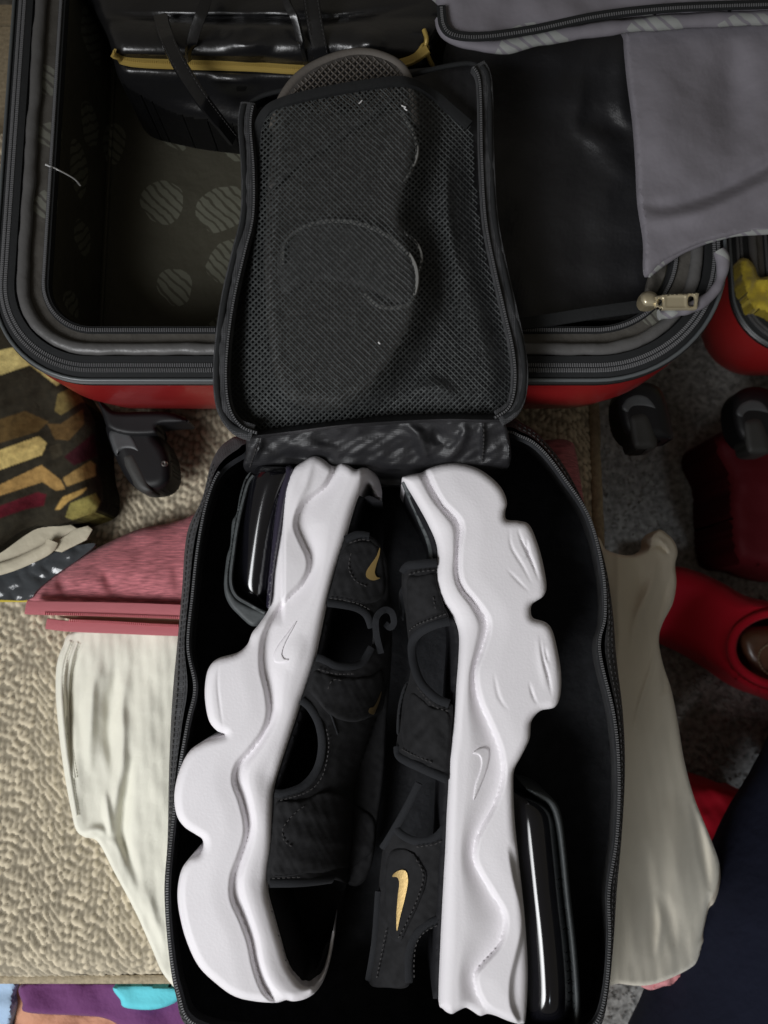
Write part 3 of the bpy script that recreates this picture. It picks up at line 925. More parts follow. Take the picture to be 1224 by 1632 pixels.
s2 = slab('shirt', [(945, 862), (966, 876), (990, 884), (1012, 884), (1034, 873), (1037, 856), (1050, 844), (1062, 850), (1074, 862), (1080, 880), (1076, 900), (1078, 930), (1072, 962), (1056, 994), (1050, 1020), (1056, 1056),
                    (1070, 1100), (1080, 1150), (1090, 1210), (1106, 1270), (1130, 1330), (1146, 1375), (1149, 1420), (1146, 1470), (1136, 1498), (1122, 1506), (1113, 1532), (1082, 1553), (1035, 1570),
                    (990, 1568), (950, 1555), (900, 1400), (900, 1000)], 0.026, 0.020, M['cotton_grey'], None, sp=3.0, edge=7, drop=0.004, hf=shr, offset=True)
solo(s2, 'off-white cotton garment with knotted corner, hanging over the sofa edge right of the shoe bag', 'shirt')
rs = slab('cloth', [(1020, 1568), (1050, 1556), (1090, 1540), (1112, 1520), (1116, 1534), (1108, 1555), (1086, 1558), (1070, 1570), (1058, 1572), (1036, 1578)], -0.035, 0.01, M['rose'], None, sp=3, edge=4, drop=0.002,
          hf=lambda x, y: 0.002 * wob(x, y, 22, 7))
solo(rs, 'small rose pink cloth peeking out below the off-white garment', 'cloth')

# ================================================================== clothes beyond the sofa front (lower left)
def heap(name, pts, z, m, label, seed, thick=0.03, amp=0.004):
    o = slab(name, pts, z, thick, m, None, sp=4, edge=8, drop=0.004, hf=lambda x, y: amp * wob(x, y * 1.5, 150, seed, 2))
    return solo(o, label, 'cloth')


heap('cloth', [(-60, 1560), (18, 1560), (22, 1590), (16, 1640), (10, 1680), (-60, 1680)], -0.05, M['sky_cloth'], 'pale blue cloth in the lower left corner', 1)
heap('cloth', [(16, 1560), (48, 1560), (50, 1600), (130, 1614), (185, 1618), (200, 1700), (20, 1700), (22, 1620)], -0.06, M['peach'], 'peach orange cloth under the purple one', 2, 0.02)
heap('cloth', [(44, 1565), (200, 1566), (320, 1580), (320, 1640), (230, 1650), (170, 1624), (130, 1619), (45, 1614), (36, 1600)], -0.045, M['purple'], 'purple cloth below the front edge of the sofa cushion', 3)
heap('cloth', [(186, 1570), (290, 1575), (282, 1596), (245, 1609), (200, 1606), (192, 1594)], -0.036, M['cyan'], 'bright cyan cloth on top of the purple cloth', 4, 0.012, 0.002)

# ================================================================== things on the carpet at the right
rp = thing('slipper', 'red fabric slipper with round dark opening, on the grey carpet', 'slipper', tuple(P(1180, 1010, FLOOR)))
RP = [(1030, 915), (1075, 903), (1112, 911), (1150, 928), (1190, 950), (1240, 962), (1300, 985), (1330, 1060), (1300, 1130), (1224, 1111), (1185, 1094), (1150, 1070), (1110, 1045), (1062, 1023), (1030, 1010)]
slab('upper', RP, -0.20, 0.058, M['red_cloth'], rp, sp=5, edge=30, drop=0.02, holes=[[(1166, 1030), (1176, 1003), (1205, 983), (1240, 978), (1275, 1000), (1285, 1040), (1260, 1085), (1226, 1090), (1192, 1075), (1172, 1055)]])
cpts = catmull([(1166, 1030), (1176, 1003), (1205, 983), (1240, 978), (1275, 1000), (1285, 1040), (1260, 1085), (1226, 1090), (1192, 1075), (1172, 1055)], True, 5)
tube('collar', P(cpts[:, 0], cpts[:, 1], -0.201), 0.004, M['red_cloth'], rp, n=10, closed=True)
slab('insole', [(1160, 1030), (1176, 1000), (1240, 975), (1290, 1030), (1230, 1098), (1180, 1075)], -0.245, 0.01, M['footbed'], rp, sp=8, edge=0)
bs = thing('leather_item', 'brown leather item with pale stitching inside the red slipper opening', 'leather item', tuple(P(1215, 1035, -0.24)))
slab('body', [(1178, 1018), (1190, 1003), (1215, 998), (1250, 1002), (1270, 1035), (1252, 1078), (1222, 1082), (1196, 1065), (1182, 1042)], -0.212, 0.028, M['brown'], bs, sp=3.5, edge=26, drop=0.014)
teeth('stitching', path([(1228, 1025), (1213, 1036), (1209, 1052), (1217, 1068), (1230, 1078)], -0.209, 3), 0.003, 0.002, 0.0012, 0.001, M['brass'], bs)
r2 = slab('cloth', [(1070, 1240), (1105, 1247), (1150, 1256), (1195, 1272), (1230, 1292), (1240, 1420), (1120, 1420), (1060, 1330)], -0.17, 0.085, M['red_cloth'], None, sp=5, edge=20, drop=0.01,
          hf=lambda x, y: 0.004 * wob(x, y, 90, 5))
solo(r2, 'bright red cloth on the carpet between the off-white garment and the navy trousers', 'cloth')
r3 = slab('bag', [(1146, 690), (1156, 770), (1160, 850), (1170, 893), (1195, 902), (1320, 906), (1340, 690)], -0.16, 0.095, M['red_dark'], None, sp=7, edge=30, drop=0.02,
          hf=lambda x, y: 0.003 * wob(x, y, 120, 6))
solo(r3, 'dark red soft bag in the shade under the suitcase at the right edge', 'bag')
yg = slab('garment', [(1176, 418), (1190, 412), (1202, 424), (1210, 442), (1225, 440), (1300, 420), (1300, 520), (1215, 498), (1196, 488), (1184, 460)], -0.044, 0.035, M['yellow'], None, sp=4, edge=10, drop=0.006,
          hf=lambda x, y: 0.004 * wob(x, y, 40, 15))
solo(yg, 'yellow cotton garment packed in the far right half of the suitcase', 'garment')

# ================================================================== person (only a trouser leg shows)
def body_tube(name, pts, rads, m, n=28, seed=0):
    p = catmull(np.array(pts), step=0.012)
    s = np.linspace(0, 1, len(p))
    r = np.interp(s, np.linspace(0, 1, len(rads)), rads)
    t = frames(p)
    a = np.arange(n) / n * 2 * np.pi
    u0 = np.array((0, 0, 1.0))
    sd = np.cross(t, u0); sd /= np.linalg.norm(sd, axis=1)[:, None]
    up = np.cross(sd, t)
    fold = 1 + 0.03 * wob(s[:, None] * 1.2 + 0 * a[None], np.sin(a)[None] * 0.2 + 0 * s[:, None], 0.18, seed)
    v = p[:, None] + (r[:, None] * fold)[..., None] * (np.cos(a)[None, :, None] * sd[:, None] + np.sin(a)[None, :, None] * up[:, None])
    k = len(p)
    f = [(i * n + j, i * n + (j + 1) % n, (i + 1) * n + (j + 1) % n, (i + 1) * n + j) for i in range(k - 1) for j in range(n)]
    f += [tuple(range(n))[::-1], tuple((k - 1) * n + j for j in range(n))]
    return mk(name, v.reshape(-1, 3), f, m)


hip = P(1120, 2050, -0.03)
mid = P(1262, 1560, -0.06)
knee = P(1400, 1215, -0.09)
shin = knee + np.array((0.05, -0.02, -0.10))
foot = np.array((knee[0] + 0.05, knee[1] - 0.06, FLOOR + 0.005))
leg = body_tube('person', [hip, (hip + mid) / 2, mid, (mid + knee) / 2, knee, shin, foot], [0.092, 0.09, 0.086, 0.08, 0.072, 0.062, 0.056], M['navy'], seed=8)
solo(leg, 'leg of a person in dark navy trousers at the lower right', 'person')

# ================================================================== shoe bag
bag = thing('shoe_bag', 'open black nylon zip shoe bag with mesh pocket lid, holding white platform sandals', 'shoe bag', tuple(P(630, 1150, 0.036)))
OUT = [(405, 693), (362, 703), (338, 735), (322, 795), (298, 850), (290, 940), (283, 1020), (276, 1095), (272, 1160), (269, 1240), (267, 1340), (262, 1420), (268, 1510), (280, 1585), (305, 1640),
       (420, 1662), (620, 1668), (820, 1664), (925, 1656), (957, 1636), (970, 1580), (978, 1500), (983, 1420), (991, 1330), (996, 1230), (993, 1140), (982, 1045), (977, 978), (966, 905), (945, 835), (905, 752),
       (868, 702), (835, 676), (790, 665), (600, 690)]
ZIP = [(420, 712), (385, 725), (350, 752), (330, 800), (316, 870), (307, 950), (300, 1030), (311, 1095), (300, 1150), (286, 1230), (274, 1330), (267, 1420), (272, 1510), (285, 1582), (312, 1632),
       (420, 1650), (620, 1656), (820, 1652), (918, 1644), (950, 1628), (965, 1576), (971, 1495), (970, 1420), (983, 1330), (986, 1230), (978, 1140), (955, 1036), (964, 980), (960, 908), (938, 824), (897, 760),
       (862, 716), (830, 696), (785, 690), (600, 720)]
KS = 8
o_ = catmull(OUT, True, k=KS)
z_ = catmull(ZIP, True, k=KS)
ctr = np.array((635, 1160))
shr_ = lambda q, s: ctr + (q - ctr) * s
wv = 0.0012 * wob(o_[:, 0], o_[:, 1], 70, 121)
rimz = 0.108 + 0.002 * wob(z_[:, 0], z_[:, 1], 220, 122)
# z falls at the hinge end so that the hinge panel can pass over
outer = [P(*shr_(o_, 0.985).T, 0.038), P(*shr_(o_, 0.998).T, 0.050), P(*o_.T, 0.075 + wv), P(*o_.T, 0.094 + wv), P(*(o_ * 0.8 + z_ * 0.2).T, rimz - 0.004), P(*(o_ * 0.35 + z_ * 0.65).T, rimz)]
loft('outer_wall', outer, M['nylon_lit'], bag, closed=True)
zin = z_ * 0.985 + ctr * 0.015
inner = [P(*z_.T, rimz - 0.0004), P(*zin.T, rimz - 0.003), P(*shr_(z_, 0.99).T, 0.085 + 1.6 * wv), P(*shr_(z_, 0.985).T, 0.062 - 1.4 * wv), P(*shr_(z_, 0.965).T, 0.0385), P(*shr_(z_, 0.5).T, 0.0380)]
loft('inner_wall', inner, M['nylon'], bag, closed=True, cap_last=True)
loft('base', [P(*shr_(o_, 0.985).T, 0.038), P(*shr_(o_, 0.97).T, 0.0362), P(*shr_(o_, 0.5).T, 0.036)], M['nylon'], bag, closed=True, cap_last=True)
zs = slice(2 * KS, 33 * KS)
zpth = P(*z_[zs].T, rimz[zs] + 0.0012)
zcoil = tube('zip_coil', zpth, 0.0011, M['tape'], bag, n=6)
teeth('zip_teeth', zpth + np.array((0, 0, 0.0008)), 0.0013, 0.0007, 0.0016, 0.0009, M['tooth'], zcoil)
bq = o_ * 0.55 + z_ * 0.45
teeth('stitching', P(*bq[zs].T, rimz[zs] + 0.0006), 0.0030, 0.0019, 0.0005, 0.0005, M['thread'], bag)
bq2 = o_ * 0.8 + z_ * 0.2
teeth('stitching', P(*bq2[zs].T, rimz[zs] - 0.0032), 0.0030, 0.0019, 0.0005, 0.0006, M['thread'], bag)

# hinge panel between the compartment and the lid


def hz(x, y):
    return 0.032 + 0.022 * np.clip((738 - y) / 70, 0, 1) - 0.032 * sstep(738, 764, y) + 0.0018 * wob(x, y * 1.8, 80, 131) + folds(x, y, [
        ([(640, 672), (665, 690), (675, 720), (690, 735)], 9, 0.0045), ([(735, 668), (740, 690), (725, 720), (700, 735)], 9, 0.0045), ([(690, 680), (700, 710)], 12, -0.004),
        ([(420, 700), (500, 715), (600, 720)], 10, 0.003), ([(430, 725), (540, 730)], 8, -0.003), ([(420, 690), (412, 715), (400, 740)], 5, 0.004), ([(768, 668), (770, 700), (768, 735)], 4, 0.004),
        ([(800, 690), (815, 715), (800, 740)], 8, 0.003)])


slab('hinge_panel', [(402, 690), (470, 682), (600, 664), (700, 660), (776, 660), (800, 668), (812, 700), (810, 745), (760, 772), (640, 775), (520, 770), (400, 756), (392, 720)], 0.077, 0.004, M['nylon_shiny'], bag, sp=3.2,
     edge=5, drop=0.002, hf=hz, offset=True)
for pl in ([(415, 690), (408, 715), (398, 745)], [(770, 664), (771, 700), (768, 740)]):
    teeth('stitching', path(pl, lambda x, y: 0.0785 + hz(x, y), 3), 0.0028, 0.0018, 0.0005, 0.0005, M['thread'], bag)

# lid: shallow tray lying open over the suitcase rim
LID = [(398, 694), (372, 682), (353, 652), (347, 605), (350, 545), (360, 475), (376, 405), (390, 345), (391, 270), (386, 200), (392, 168), (420, 152), (520, 130), (640, 112), (740, 102), (766, 104), (778, 135), (781, 250),
       (787, 350), (802, 430), (818, 500), (831, 560), (834, 610), (825, 650), (800, 668), (700, 668), (560, 676), (460, 688)]
lidc = catmull(LID, True, 4)


def lidz(x, y):
    d, _ = seg_dist(x, y, lidc, True)
    return 0.016 * np.exp(-(d / 9) ** 2) * sstep(90, 220, y) + 0.001 * wob(x, y, 90, 141)


slab('lid_panel', LID, 0.136, 0.006, M['nylon_shiny'], bag, sp=4.5, edge=0, hf=lidz, offset=True)
lw = catmull([(400, 690), (374, 679), (356, 651), (350, 605), (353, 545), (363, 475), (379, 405), (393, 345), (394, 270), (389, 200), (393, 168)], step=4)
rw = catmull([(764, 106), (775, 135), (778, 250), (784, 350), (799, 430), (815, 500), (828, 560), (831, 610), (822, 648), (798, 666)], step=4)
for q, ins in ((lw, 1), (rw, -1)):
    zt_ = 0.154 - 0.014 * sstep(120, 40, 0 * q[:, 0] + np.minimum(q[:, 1], 400) - 60)
    band('lid_wall', P(q[:, 0] + 3 * ins, q[:, 1], 0.152 + 0.001 * wob(q[:, 0], q[:, 1], 60, 3)), 0.0085, 0.004, M['nylon_lit'], bag)
    zcoil = tube('zip_coil', P(q[:, 0] + 10 * ins, q[:, 1], 0.1555), 0.0010, M['tape'], bag, n=6)
    teeth('zip_teeth', P(q[:, 0] + 10 * ins, q[:, 1], 0.1563), 0.0013, 0.0007, 0.0013, 0.0006, M['tooth'], zcoil)
    tube('edge_binding', P(q[:, 0] - 4 * ins, q[:, 1], 0.1535), 0.0016, M['tape'], bag, n=8)
back_edge = catmull([(392, 170), (420, 152), (470, 140)], step=4)
tube('edge_binding', P(back_edge[:, 0], back_edge[:, 1], 0.150), 0.0013, M['tape'], bag, n=8)
back_edge = catmull([(655, 120), (700, 108), (745, 101), (764, 106)], step=4)
tube('edge_binding', P(back_edge[:, 0], back_edge[:, 1], 0.150), 0.0013, M['tape'], bag, n=8)

# slipper inside the mesh pocket
SL = [(430, 560), (438, 600), (460, 630), (500, 642), (545, 640), (590, 618), (630, 570), (660, 510), (668, 450), (655, 390), (640, 340), (655, 280), (666, 220), (660, 150), (645, 108), (610, 86), (565, 80), (515, 95), (475, 120),
      (448, 160), (432, 230), (424, 330), (422, 450)]
slc = catmull(SL, True, 4)
sl = thing('slide_sandal', 'charcoal slide sandal with perforated sole inside the mesh pocket of the lid', 'sandal', tuple(P(550, 350, 0.137)))


def slz(x, y):
    d, _ = seg_dist(x, y, slc, True)
    return np.where(d < 30, 0.003 * (1 - np.clip(d / 30, 0, 1)), 0) * 0.6


slab('sole', SL, 0.159, 0.016, M['sole_dark'], sl, sp=5, edge=10, drop=0.005, hf=slz)
slab('strap', [(440, 430), (450, 385), (490, 355), (545, 348), (600, 362), (650, 395), (668, 440), (655, 490), (620, 480), (560, 455), (500, 450), (455, 470)], 0.1625, 0.003, M['sole_mid'], sl, sp=4, edge=14, drop=0.004)
tube('strap_edge', path([(450, 420), (456, 385), (490, 360), (540, 352), (590, 362), (635, 388), (660, 420), (664, 455), (650, 485), (610, 490), (580, 470)], 0.1645, 4), 0.0012, M['seam_light'], sl, n=6)
tube('strap_edge', path([(640, 368), (662, 385), (672, 410), (666, 440)], 0.1585, 4), 0.0008, M['seam_light'], sl, n=6)
tube('strap_edge', path([(432, 300), (470, 265), (530, 225), (590, 185), (620, 160)], 0.1625, 4), 0.0016, M['sole_mid'], sl, n=6)
tube('strap_edge', path([(640, 180), (660, 215), (664, 250), (645, 290)], 0.1625, 4), 0.0010, M['seam_light'], sl, n=6)


def diamond_net(name, outline, px, py, fill, zf, m, parent, dz=-0.0003):
    """open netting: diamond cells of thread over a height field"""
    o = np.asarray(outline)
    lo, hi = o.min(0), o.max(0)
    c = []
    rows = int((hi[1] - lo[1]) / (py / 2)) + 2
    for r in range(rows):
        y = lo[1] + r * py / 2
        xs = np.arange(lo[0] - px, hi[0] + px, px) + (r % 2) * px / 2
        c.append(np.stack([xs, np.full(len(xs), y)], 1))
    c = np.concatenate(c)
    c = c + np.stack([1.6 * wob(c[:, 0], c[:, 1], 90, 17), 1.6 * wob(c[:, 0], c[:, 1], 90, 18)], 1)
    c = c[inside(c[:, 0], c[:, 1], o)]
    off = np.array([(px / 2, 0), (0, py / 2), (-px / 2, 0), (0, -py / 2)])
    outv = c[:, None] + off
    inn = c[:, None] + off * fill
    allv = np.concatenate([outv, inn], 1).reshape(-1, 2)
    z = zf(allv[:, 0], allv[:, 1])
    z = z + np.tile(np.array([0, 0, 0, 0, dz, dz, dz, dz]), len(c))
    V = P(allv[:, 0], allv[:, 1], z)
    f = [(i * 8 + k, i * 8 + 4 + k, i * 8 + 4 + (k + 1) % 4, i * 8 + (k + 1) % 4) for i in range(len(c)) for k in range(4)]
    return mk(name, V, f, m, parent, smooth=False)


slt = [(450, 170), (461, 150), (483, 126), (518, 103), (565, 90), (604, 95), (635, 114), (650, 150), (640, 172), (540, 180)]
rimp = catmull([(436, 205), (448, 162), (475, 124), (515, 99), (565, 85), (607, 90), (642, 111), (657, 152), (662, 200)], step=3)
tube('sole_rim', P(rimp[:, 0], rimp[:, 1], 0.1585), 0.0026, M['sole_dots'], sl, n=10)
slab('sole_core', slt, 0.1597, 0.004, M['footbed'], sl, sp=5, edge=4, drop=0.002)
diamond_net('perforated_sole', catmull(slt, True, 4), 11, 11, 0.46, lambda x, y: 0.1612 - 0.003 * sstep(12, 0, seg_dist(x, y, slc, True)[0]), M['sole_dots'], sl, dz=-0.0012)

NET = [(404, 690), (382, 672), (370, 642), (366, 595), (370, 525), (382, 445), (396, 372), (404, 300), (410, 230), (416, 192), (440, 166), (520, 147), (600, 134), (650, 132), (690, 152), (745, 198), (752, 250), (762, 350), (778, 430),
       (797, 500), (815, 565), (820, 615), (806, 648), (780, 662), (700, 664), (600, 668), (520, 678), (450, 690)]
netc = catmull(NET, True, 4)


def netz(x, y):
    d, s = seg_dist(x, y, slc, True)
    sd = np.where(inside(x, y, slc), d, -d)
    dn, _ = seg_dist(x, y, netc, True)
    z = 0.149 + 0.0180 * sstep(-44, 16, sd) + 0.002 * sstep(0, 60, sd)
    z = z - 0.008 * (1 - sstep(0, 45, dn)) * sstep(160, 300, y)
    z = z + folds(x, y, [([(690, 300), (700, 400), (720, 500), (740, 560)], 20, -0.004), ([(640, 640), (690, 615), (740, 640)], 12, 0.004), ([(715, 250), (712, 350), (735, 450)], 10, 0.004)])
    return z


diamond_net('mesh_pocket', netc, 9.4, 9.4, 0.60, netz, M['net'], bag)
be = catmull([(408, 250), (412, 205), (425, 178), (450, 163), (520, 146), (600, 133), (650, 131), (690, 151), (720, 176), (748, 200)], step=4)
band('pocket_binding', P(be[:, 0], be[:, 1], netz(be[:, 0], be[:, 1]) + 0.001), 0.0052, 0.002, M['tape'], bag)
for lx, ly, dx, dy in ((640, 168, 7, 3), (644, 172, 5, 4), (603, 545, 3, 3), (572, 165, 5, -5)):
    tube('lint_fleck', P([lx, lx + dx / 2, lx + dx], [ly, ly + dy / 2 + 0.6, ly + dy], netz(np.array([lx] * 3), np.array([ly] * 3)) + 0.0006), 0.00035, M['lint'], bag, n=5)

# ================================================================== platform sandals
def midsole_hf(outline, wave, ridge, sign, extra=None, creases=(), groove=0.0046):
    """sign = side of the wave line on which the outer (sole) layer lies"""
    wv_, rd_ = catmull(wave, step=4), catmull(ridge, step=4)

    def hf(x, y):
        dw, sw = seg_dist(x, y, wv_)
        dr, sr = seg_dist(x, y, rd_)
        outer_side = sw * sign > 0
        f = dw / np.maximum(dw + dr, 1e-6)
        beyond = (~outer_side) & (sr * sign < 0)
        z = np.zeros(len(x))
        z = np.where(outer_side, 0.0010 * sstep(0, 40, dw) - groove * (1 - sstep(-2, 8.5, dw)), z)
        valley = -groove * (1 - sstep(0.0, 0.85, f)) - 0.0004
        z = np.where(~outer_side & ~beyond, valley, z)
        z = np.where(beyond, -0.0004 - 0.0030 * sstep(0, 34, dr), z)
        if creases:
            z = z + folds(x, y, creases)
        if extra is not None:
            z = z + extra(x, y)
        return z
    return hf


# ---- left sandal
LZ = 0.116
L_WAVE = [(534, 735), (531, 755), (518, 777), (495, 795), (479, 814), (474, 837), (482, 860), (494, 886), (494, 909), (482, 932), (459, 955), (440, 978), (427, 1004), (420, 1030), (420, 1066), (428, 1102), (431, 1135), (423, 1164),
          (402, 1194), (381, 1219), (376, 1245), (386, 1274), (394, 1307), (394, 1333), (384, 1366), (373, 1398), (373, 1431), (387, 1464), (400, 1500), (409, 1542), (423, 1578), (445, 1602)]
L_RIDGE = [(568, 740), (562, 768), (548, 801), (531, 863), (515, 929), (498, 978), (485, 1014), (469, 1059), (458, 1100), (452, 1140), (428, 1185), (406, 1220), (402, 1245), (409, 1281), (413, 1313), (408, 1346), (396, 1385), (394, 1411),
           (404, 1450), (417, 1496), (424, 1536), (438, 1568), (462, 1592)]
L_OUT = [(500, 727), (514, 731), (527, 741), (534, 741), (544, 737), (556, 742), (567, 748), (579, 745), (591, 749), (603, 762), (609, 785), (604, 792), (597, 786), (590, 770), (582, 768), (574, 783), (564, 811), (551, 857), (534, 909),
         (521, 961), (511, 1010), (500, 1059), (478, 1125), (458, 1185), (446, 1222), (437, 1255), (435, 1297), (433, 1346), (428, 1385), (427, 1421), (436, 1457), (446, 1493), (459, 1536), (476, 1562), (489, 1570), (500, 1568),
         (512, 1556), (521, 1534), (527, 1505), (531, 1483), (532, 1490), (529, 1519), (519, 1555), (506, 1578), (489, 1591), (469, 1596), (456, 1594), (440, 1598), (407, 1596), (374, 1588), (345, 1568), (316, 1539), (296, 1496), (285, 1451),
         (283, 1418), (289, 1387), (302, 1368), (318, 1360), (324, 1349), (322, 1337), (312, 1330), (293, 1317), (281, 1297), (278, 1264), (286, 1228), (302, 1197), (325, 1181), (352, 1173), (358, 1170), (345, 1164), (333, 1148), (327, 1118), (327, 1089),
         (333, 1064), (348, 1049), (378, 1040), (394, 1027), (402, 1008), (416, 990), (431, 962), (436, 909), (448, 837), (456, 778), (468, 748), (484, 735)]


def l_extra(x, y):
    z = -0.030 * sstep(572, 612, x) * sstep(810, 780, y)
    z = z - 0.034 * sstep(494, 534, x) * sstep(1460, 1500, y) * (x > 470)
    z = z - 0.004 * sstep(455, 448, x) * sstep(1000, 960, y)
    # facet at the heel tip
    z = z + folds(x, y, [([(500, 727), (488, 770), (474, 800), (462, 850)], 7, 0.0016)])
    return z


l_cre = [([(349, 1052), (347, 1090), (351, 1130), (357, 1168)], 1.6, -0.0006), ([(296, 1376), (291, 1410), (293, 1450), (304, 1495), (322, 1535)], 1.8, -0.0007),
         ([(289, 1215), (284, 1255), (286, 1290)], 1.6, -0.0005), ([(482, 1010), (460, 1070)], 12, 0.0010)]
left = thing('platform_sandal', 'left of the two white platform sandals in the bag, heel towards the lid', 'sandal', tuple(P(480, 1170, 0.04)))
slab('midsole', L_OUT, LZ, 0.072, M['foam'], left, sp=2.3, edge=14, drop=0.0050, hf=midsole_hf(L_OUT, L_WAVE, L_RIDGE, 1, l_extra, l_cre), sharp=65)


def cushion(name, left_e, right_e, z, rise, depth, m, parent, n=28, k=90, tilt=0.0):
    """clear air cushion: a rounded bar lofted between two pixel edges listed from top to bottom"""
    a, b = catmull(left_e, step=2), catmull(right_e, step=2)
    ra = np.stack([np.interp(np.linspace(0, 1, k), np.linspace(0, 1, len(a)), a[:, j]) for j in (0, 1)], 1)
    rb2 = np.stack([np.interp(np.linspace(0, 1, k), np.linspace(0, 1, len(b)), b[:, j]) for j in (0, 1)], 1)
    e = np.linspace(-1, 1, k)
    endf = np.sqrt(np.maximum(0, 1 - np.abs(e) ** 14))
    rings = []
    for i in range(k):
        u = np.linspace(0, np.pi, n)
        w = (1 - np.cos(u)) / 2
        q = ra[i] + (rb2[i] - ra[i]) * w[:, None]
        zz = z - rise + rise * np.sin(u) * endf[i] - tilt * e[i]
        top_ = P(q[:, 0], q[:, 1], zz)
        lo1, lo2 = top_[-1].copy(), top_[0].copy()
        lo1[2] -= depth; lo2[2] -= depth
        rings.append(np.concatenate([top_, [lo1, lo2]]))
    return loft(name, rings, m, parent, closed=True, cap_first=True, cap_last=True, sharp=80)


def swoosh(name, pts, sc, ox, oy, zf, m, parent, th=0.0008, edge=0, drop=0.0, label=None):
    q = [(ox + a / sc, oy + b / sc) for a, b in pts]
    return slab(name, q, 0.0, 0.0, m, parent, sp=1.5, edge=edge, drop=drop, hf=lambda x, y: zf(x, y), offset=True, label=label, under=None) if th == 0 else \
        slab(name, q, 0.0, th, m, parent, sp=1.5, edge=edge, drop=drop, hf=lambda x, y: zf(x, y) + th * 0.5, offset=True, label=label)


lmid = midsole_hf(L_OUT, L_WAVE, L_RIDGE, 1, l_extra, l_cre)
swoosh('logo', [(660, 872), (610, 938), (560, 1004), (538, 1052), (542, 1084), (568, 1093), (600, 1086), (616, 1072), (592, 1068), (582, 1050), (590, 1012), (612, 966), (640, 915)], 3.06, 260, 700,
       lambda x, y: LZ + lmid(x, y) + 0.0004, M['foam'], left, th=0.0011, edge=3, drop=0.0009, label='raised white swoosh')

# air cushion and outsole at the heel
cushion('air_cushion', [(412, 740), (396, 766), (385, 806), (377, 850), (370, 900), (368, 926), (372, 944), (384, 958)], [(474, 742), (466, 770), (456, 806), (448, 850), (441, 900), (437, 930), (432, 955), (424, 977)], LZ - 0.006, 0.018, 0.036, M['bubble'], left, tilt=0.010)
slab('cushion_film', [(452, 748), (468, 748), (458, 790), (449, 838), (438, 905), (432, 958), (425, 968), (426, 940), (432, 880), (440, 810)], LZ - 0.0015, 0.06, M['film'], left, sp=3, edge=8, drop=0.003)
slab('outsole', [(400, 752), (390, 764), (382, 790), (377, 818), (370, 832), (367, 868), (361, 890), (357, 935), (364, 961), (381, 981), (402, 998), (416, 990), (425, 977), (398, 966), (376, 953), (365, 927), (370, 884), (378, 832), (392, 770)],
     LZ - 0.007, 0.06, M['rubber'], left, sp=2.5, edge=6, drop=0.002)
tube('outsole_welt', path([(404, 758), (394, 775), (380, 831), (372, 883), (368, 925), (376, 949), (397, 963), (422, 977)], LZ - 0.0075, 3), 0.0011, M['rubber'], left, n=6)

# footbed: black plate against the inner edge
L_IN = [(600, 800), (574, 790), (562, 815), (551, 857), (534, 909), (521, 961), (511, 1010), (500, 1059), (478, 1125), (458, 1185), (446, 1222), (437, 1255), (435, 1297), (433, 1346), (428, 1385), (427, 1421), (436, 1457), (446, 1493), (459, 1536), (476, 1562), (492, 1571)]
li = catmull(L_IN, step=6)
lo_ = np.stack([li[:, 0] + 10, li[:, 1]], 1)
slab('footbed', np.concatenate([li + np.array((-6, 0)), lo_[::-1]]).tolist(), LZ - 0.010, 0.058, M['footbed'], left, sp=5, edge=4, drop=0.002, curve=False)
slab('insole_side', [(580, 800), (600, 796), (612, 850), (600, 960), (590, 1100), (570, 1300), (550, 1420), (530, 1500), (505, 1562), (480, 1560), (450, 1490), (436, 1400), (445, 1240), (500, 1090), (540, 930)], LZ - 0.062, 0.012, M['footbed'], left, sp=8, edge=0)


def arch(x_in, reach, ztop, height, sign):
    """height field of a strap arching away from the sole edge x_in(y) over reach pixels"""
    xi = np.array(x_in, float)

    def f(x, y):
        x0 = np.interp(y, xi[:, 1], xi[:, 0])
        u = np.clip(sign * (x - x0) / reach, 0, 0.995)
        return ztop - height * (1 - np.sqrt(1 - u ** 2.2))
    return f


LIN = sorted([(x, y) for x, y in L_IN[2:]], key=lambda q: q[1])
la = arch(LIN, 128, LZ - 0.0035, 0.052, 1)
UL = [(546, 862), (560, 850), (585, 852), (604, 866), (618, 900), (622, 950), (625, 1010), (622, 1080), (616, 1150), (612, 1230), (602, 1310), (592, 1380), (570, 1412), (530, 1402), (480, 1408), (428, 1410), (430, 1350), (435, 1297), (438, 1262),
      (450, 1264), (482, 1254), (504, 1228), (513, 1190), (508, 1155), (492, 1126), (480, 1116), (492, 1080), (503, 1050), (512, 1052), (540, 1064), (572, 1060), (590, 1035), (594, 1005), (584, 978), (566, 968), (540, 964), (520, 962), (530, 920)]
upl = slab('upper', UL, 0, 0.004, M['upper'], left, sp=3, edge=5, drop=0.0018, hf=lambda x, y: la(x, y) + 0.0007 * wob(x, y, 50, 151), offset=True)
for ov in ([(550, 870), (575, 862), (600, 868), (613, 905), (612, 948), (585, 962), (550, 955), (526, 950), (537, 908)], [(502, 1068), (540, 1078), (585, 1078), (610, 1070), (610, 1130), (570, 1150), (530, 1142), (500, 1112), (492, 1092)],
           [(440, 1280), (480, 1274), (530, 1260), (580, 1290), (598, 1310), (588, 1366), (530, 1388), (480, 1394), (434, 1394), (436, 1340)]):
    slab('strap_overlay', ov, 0, 0.0024, M['upper'], upl, sp=3, edge=7, drop=0.0018, hf=lambda x, y: la(x, y) + 0.0016 + 0.0006 * wob(x, y, 40, 181), offset=True)
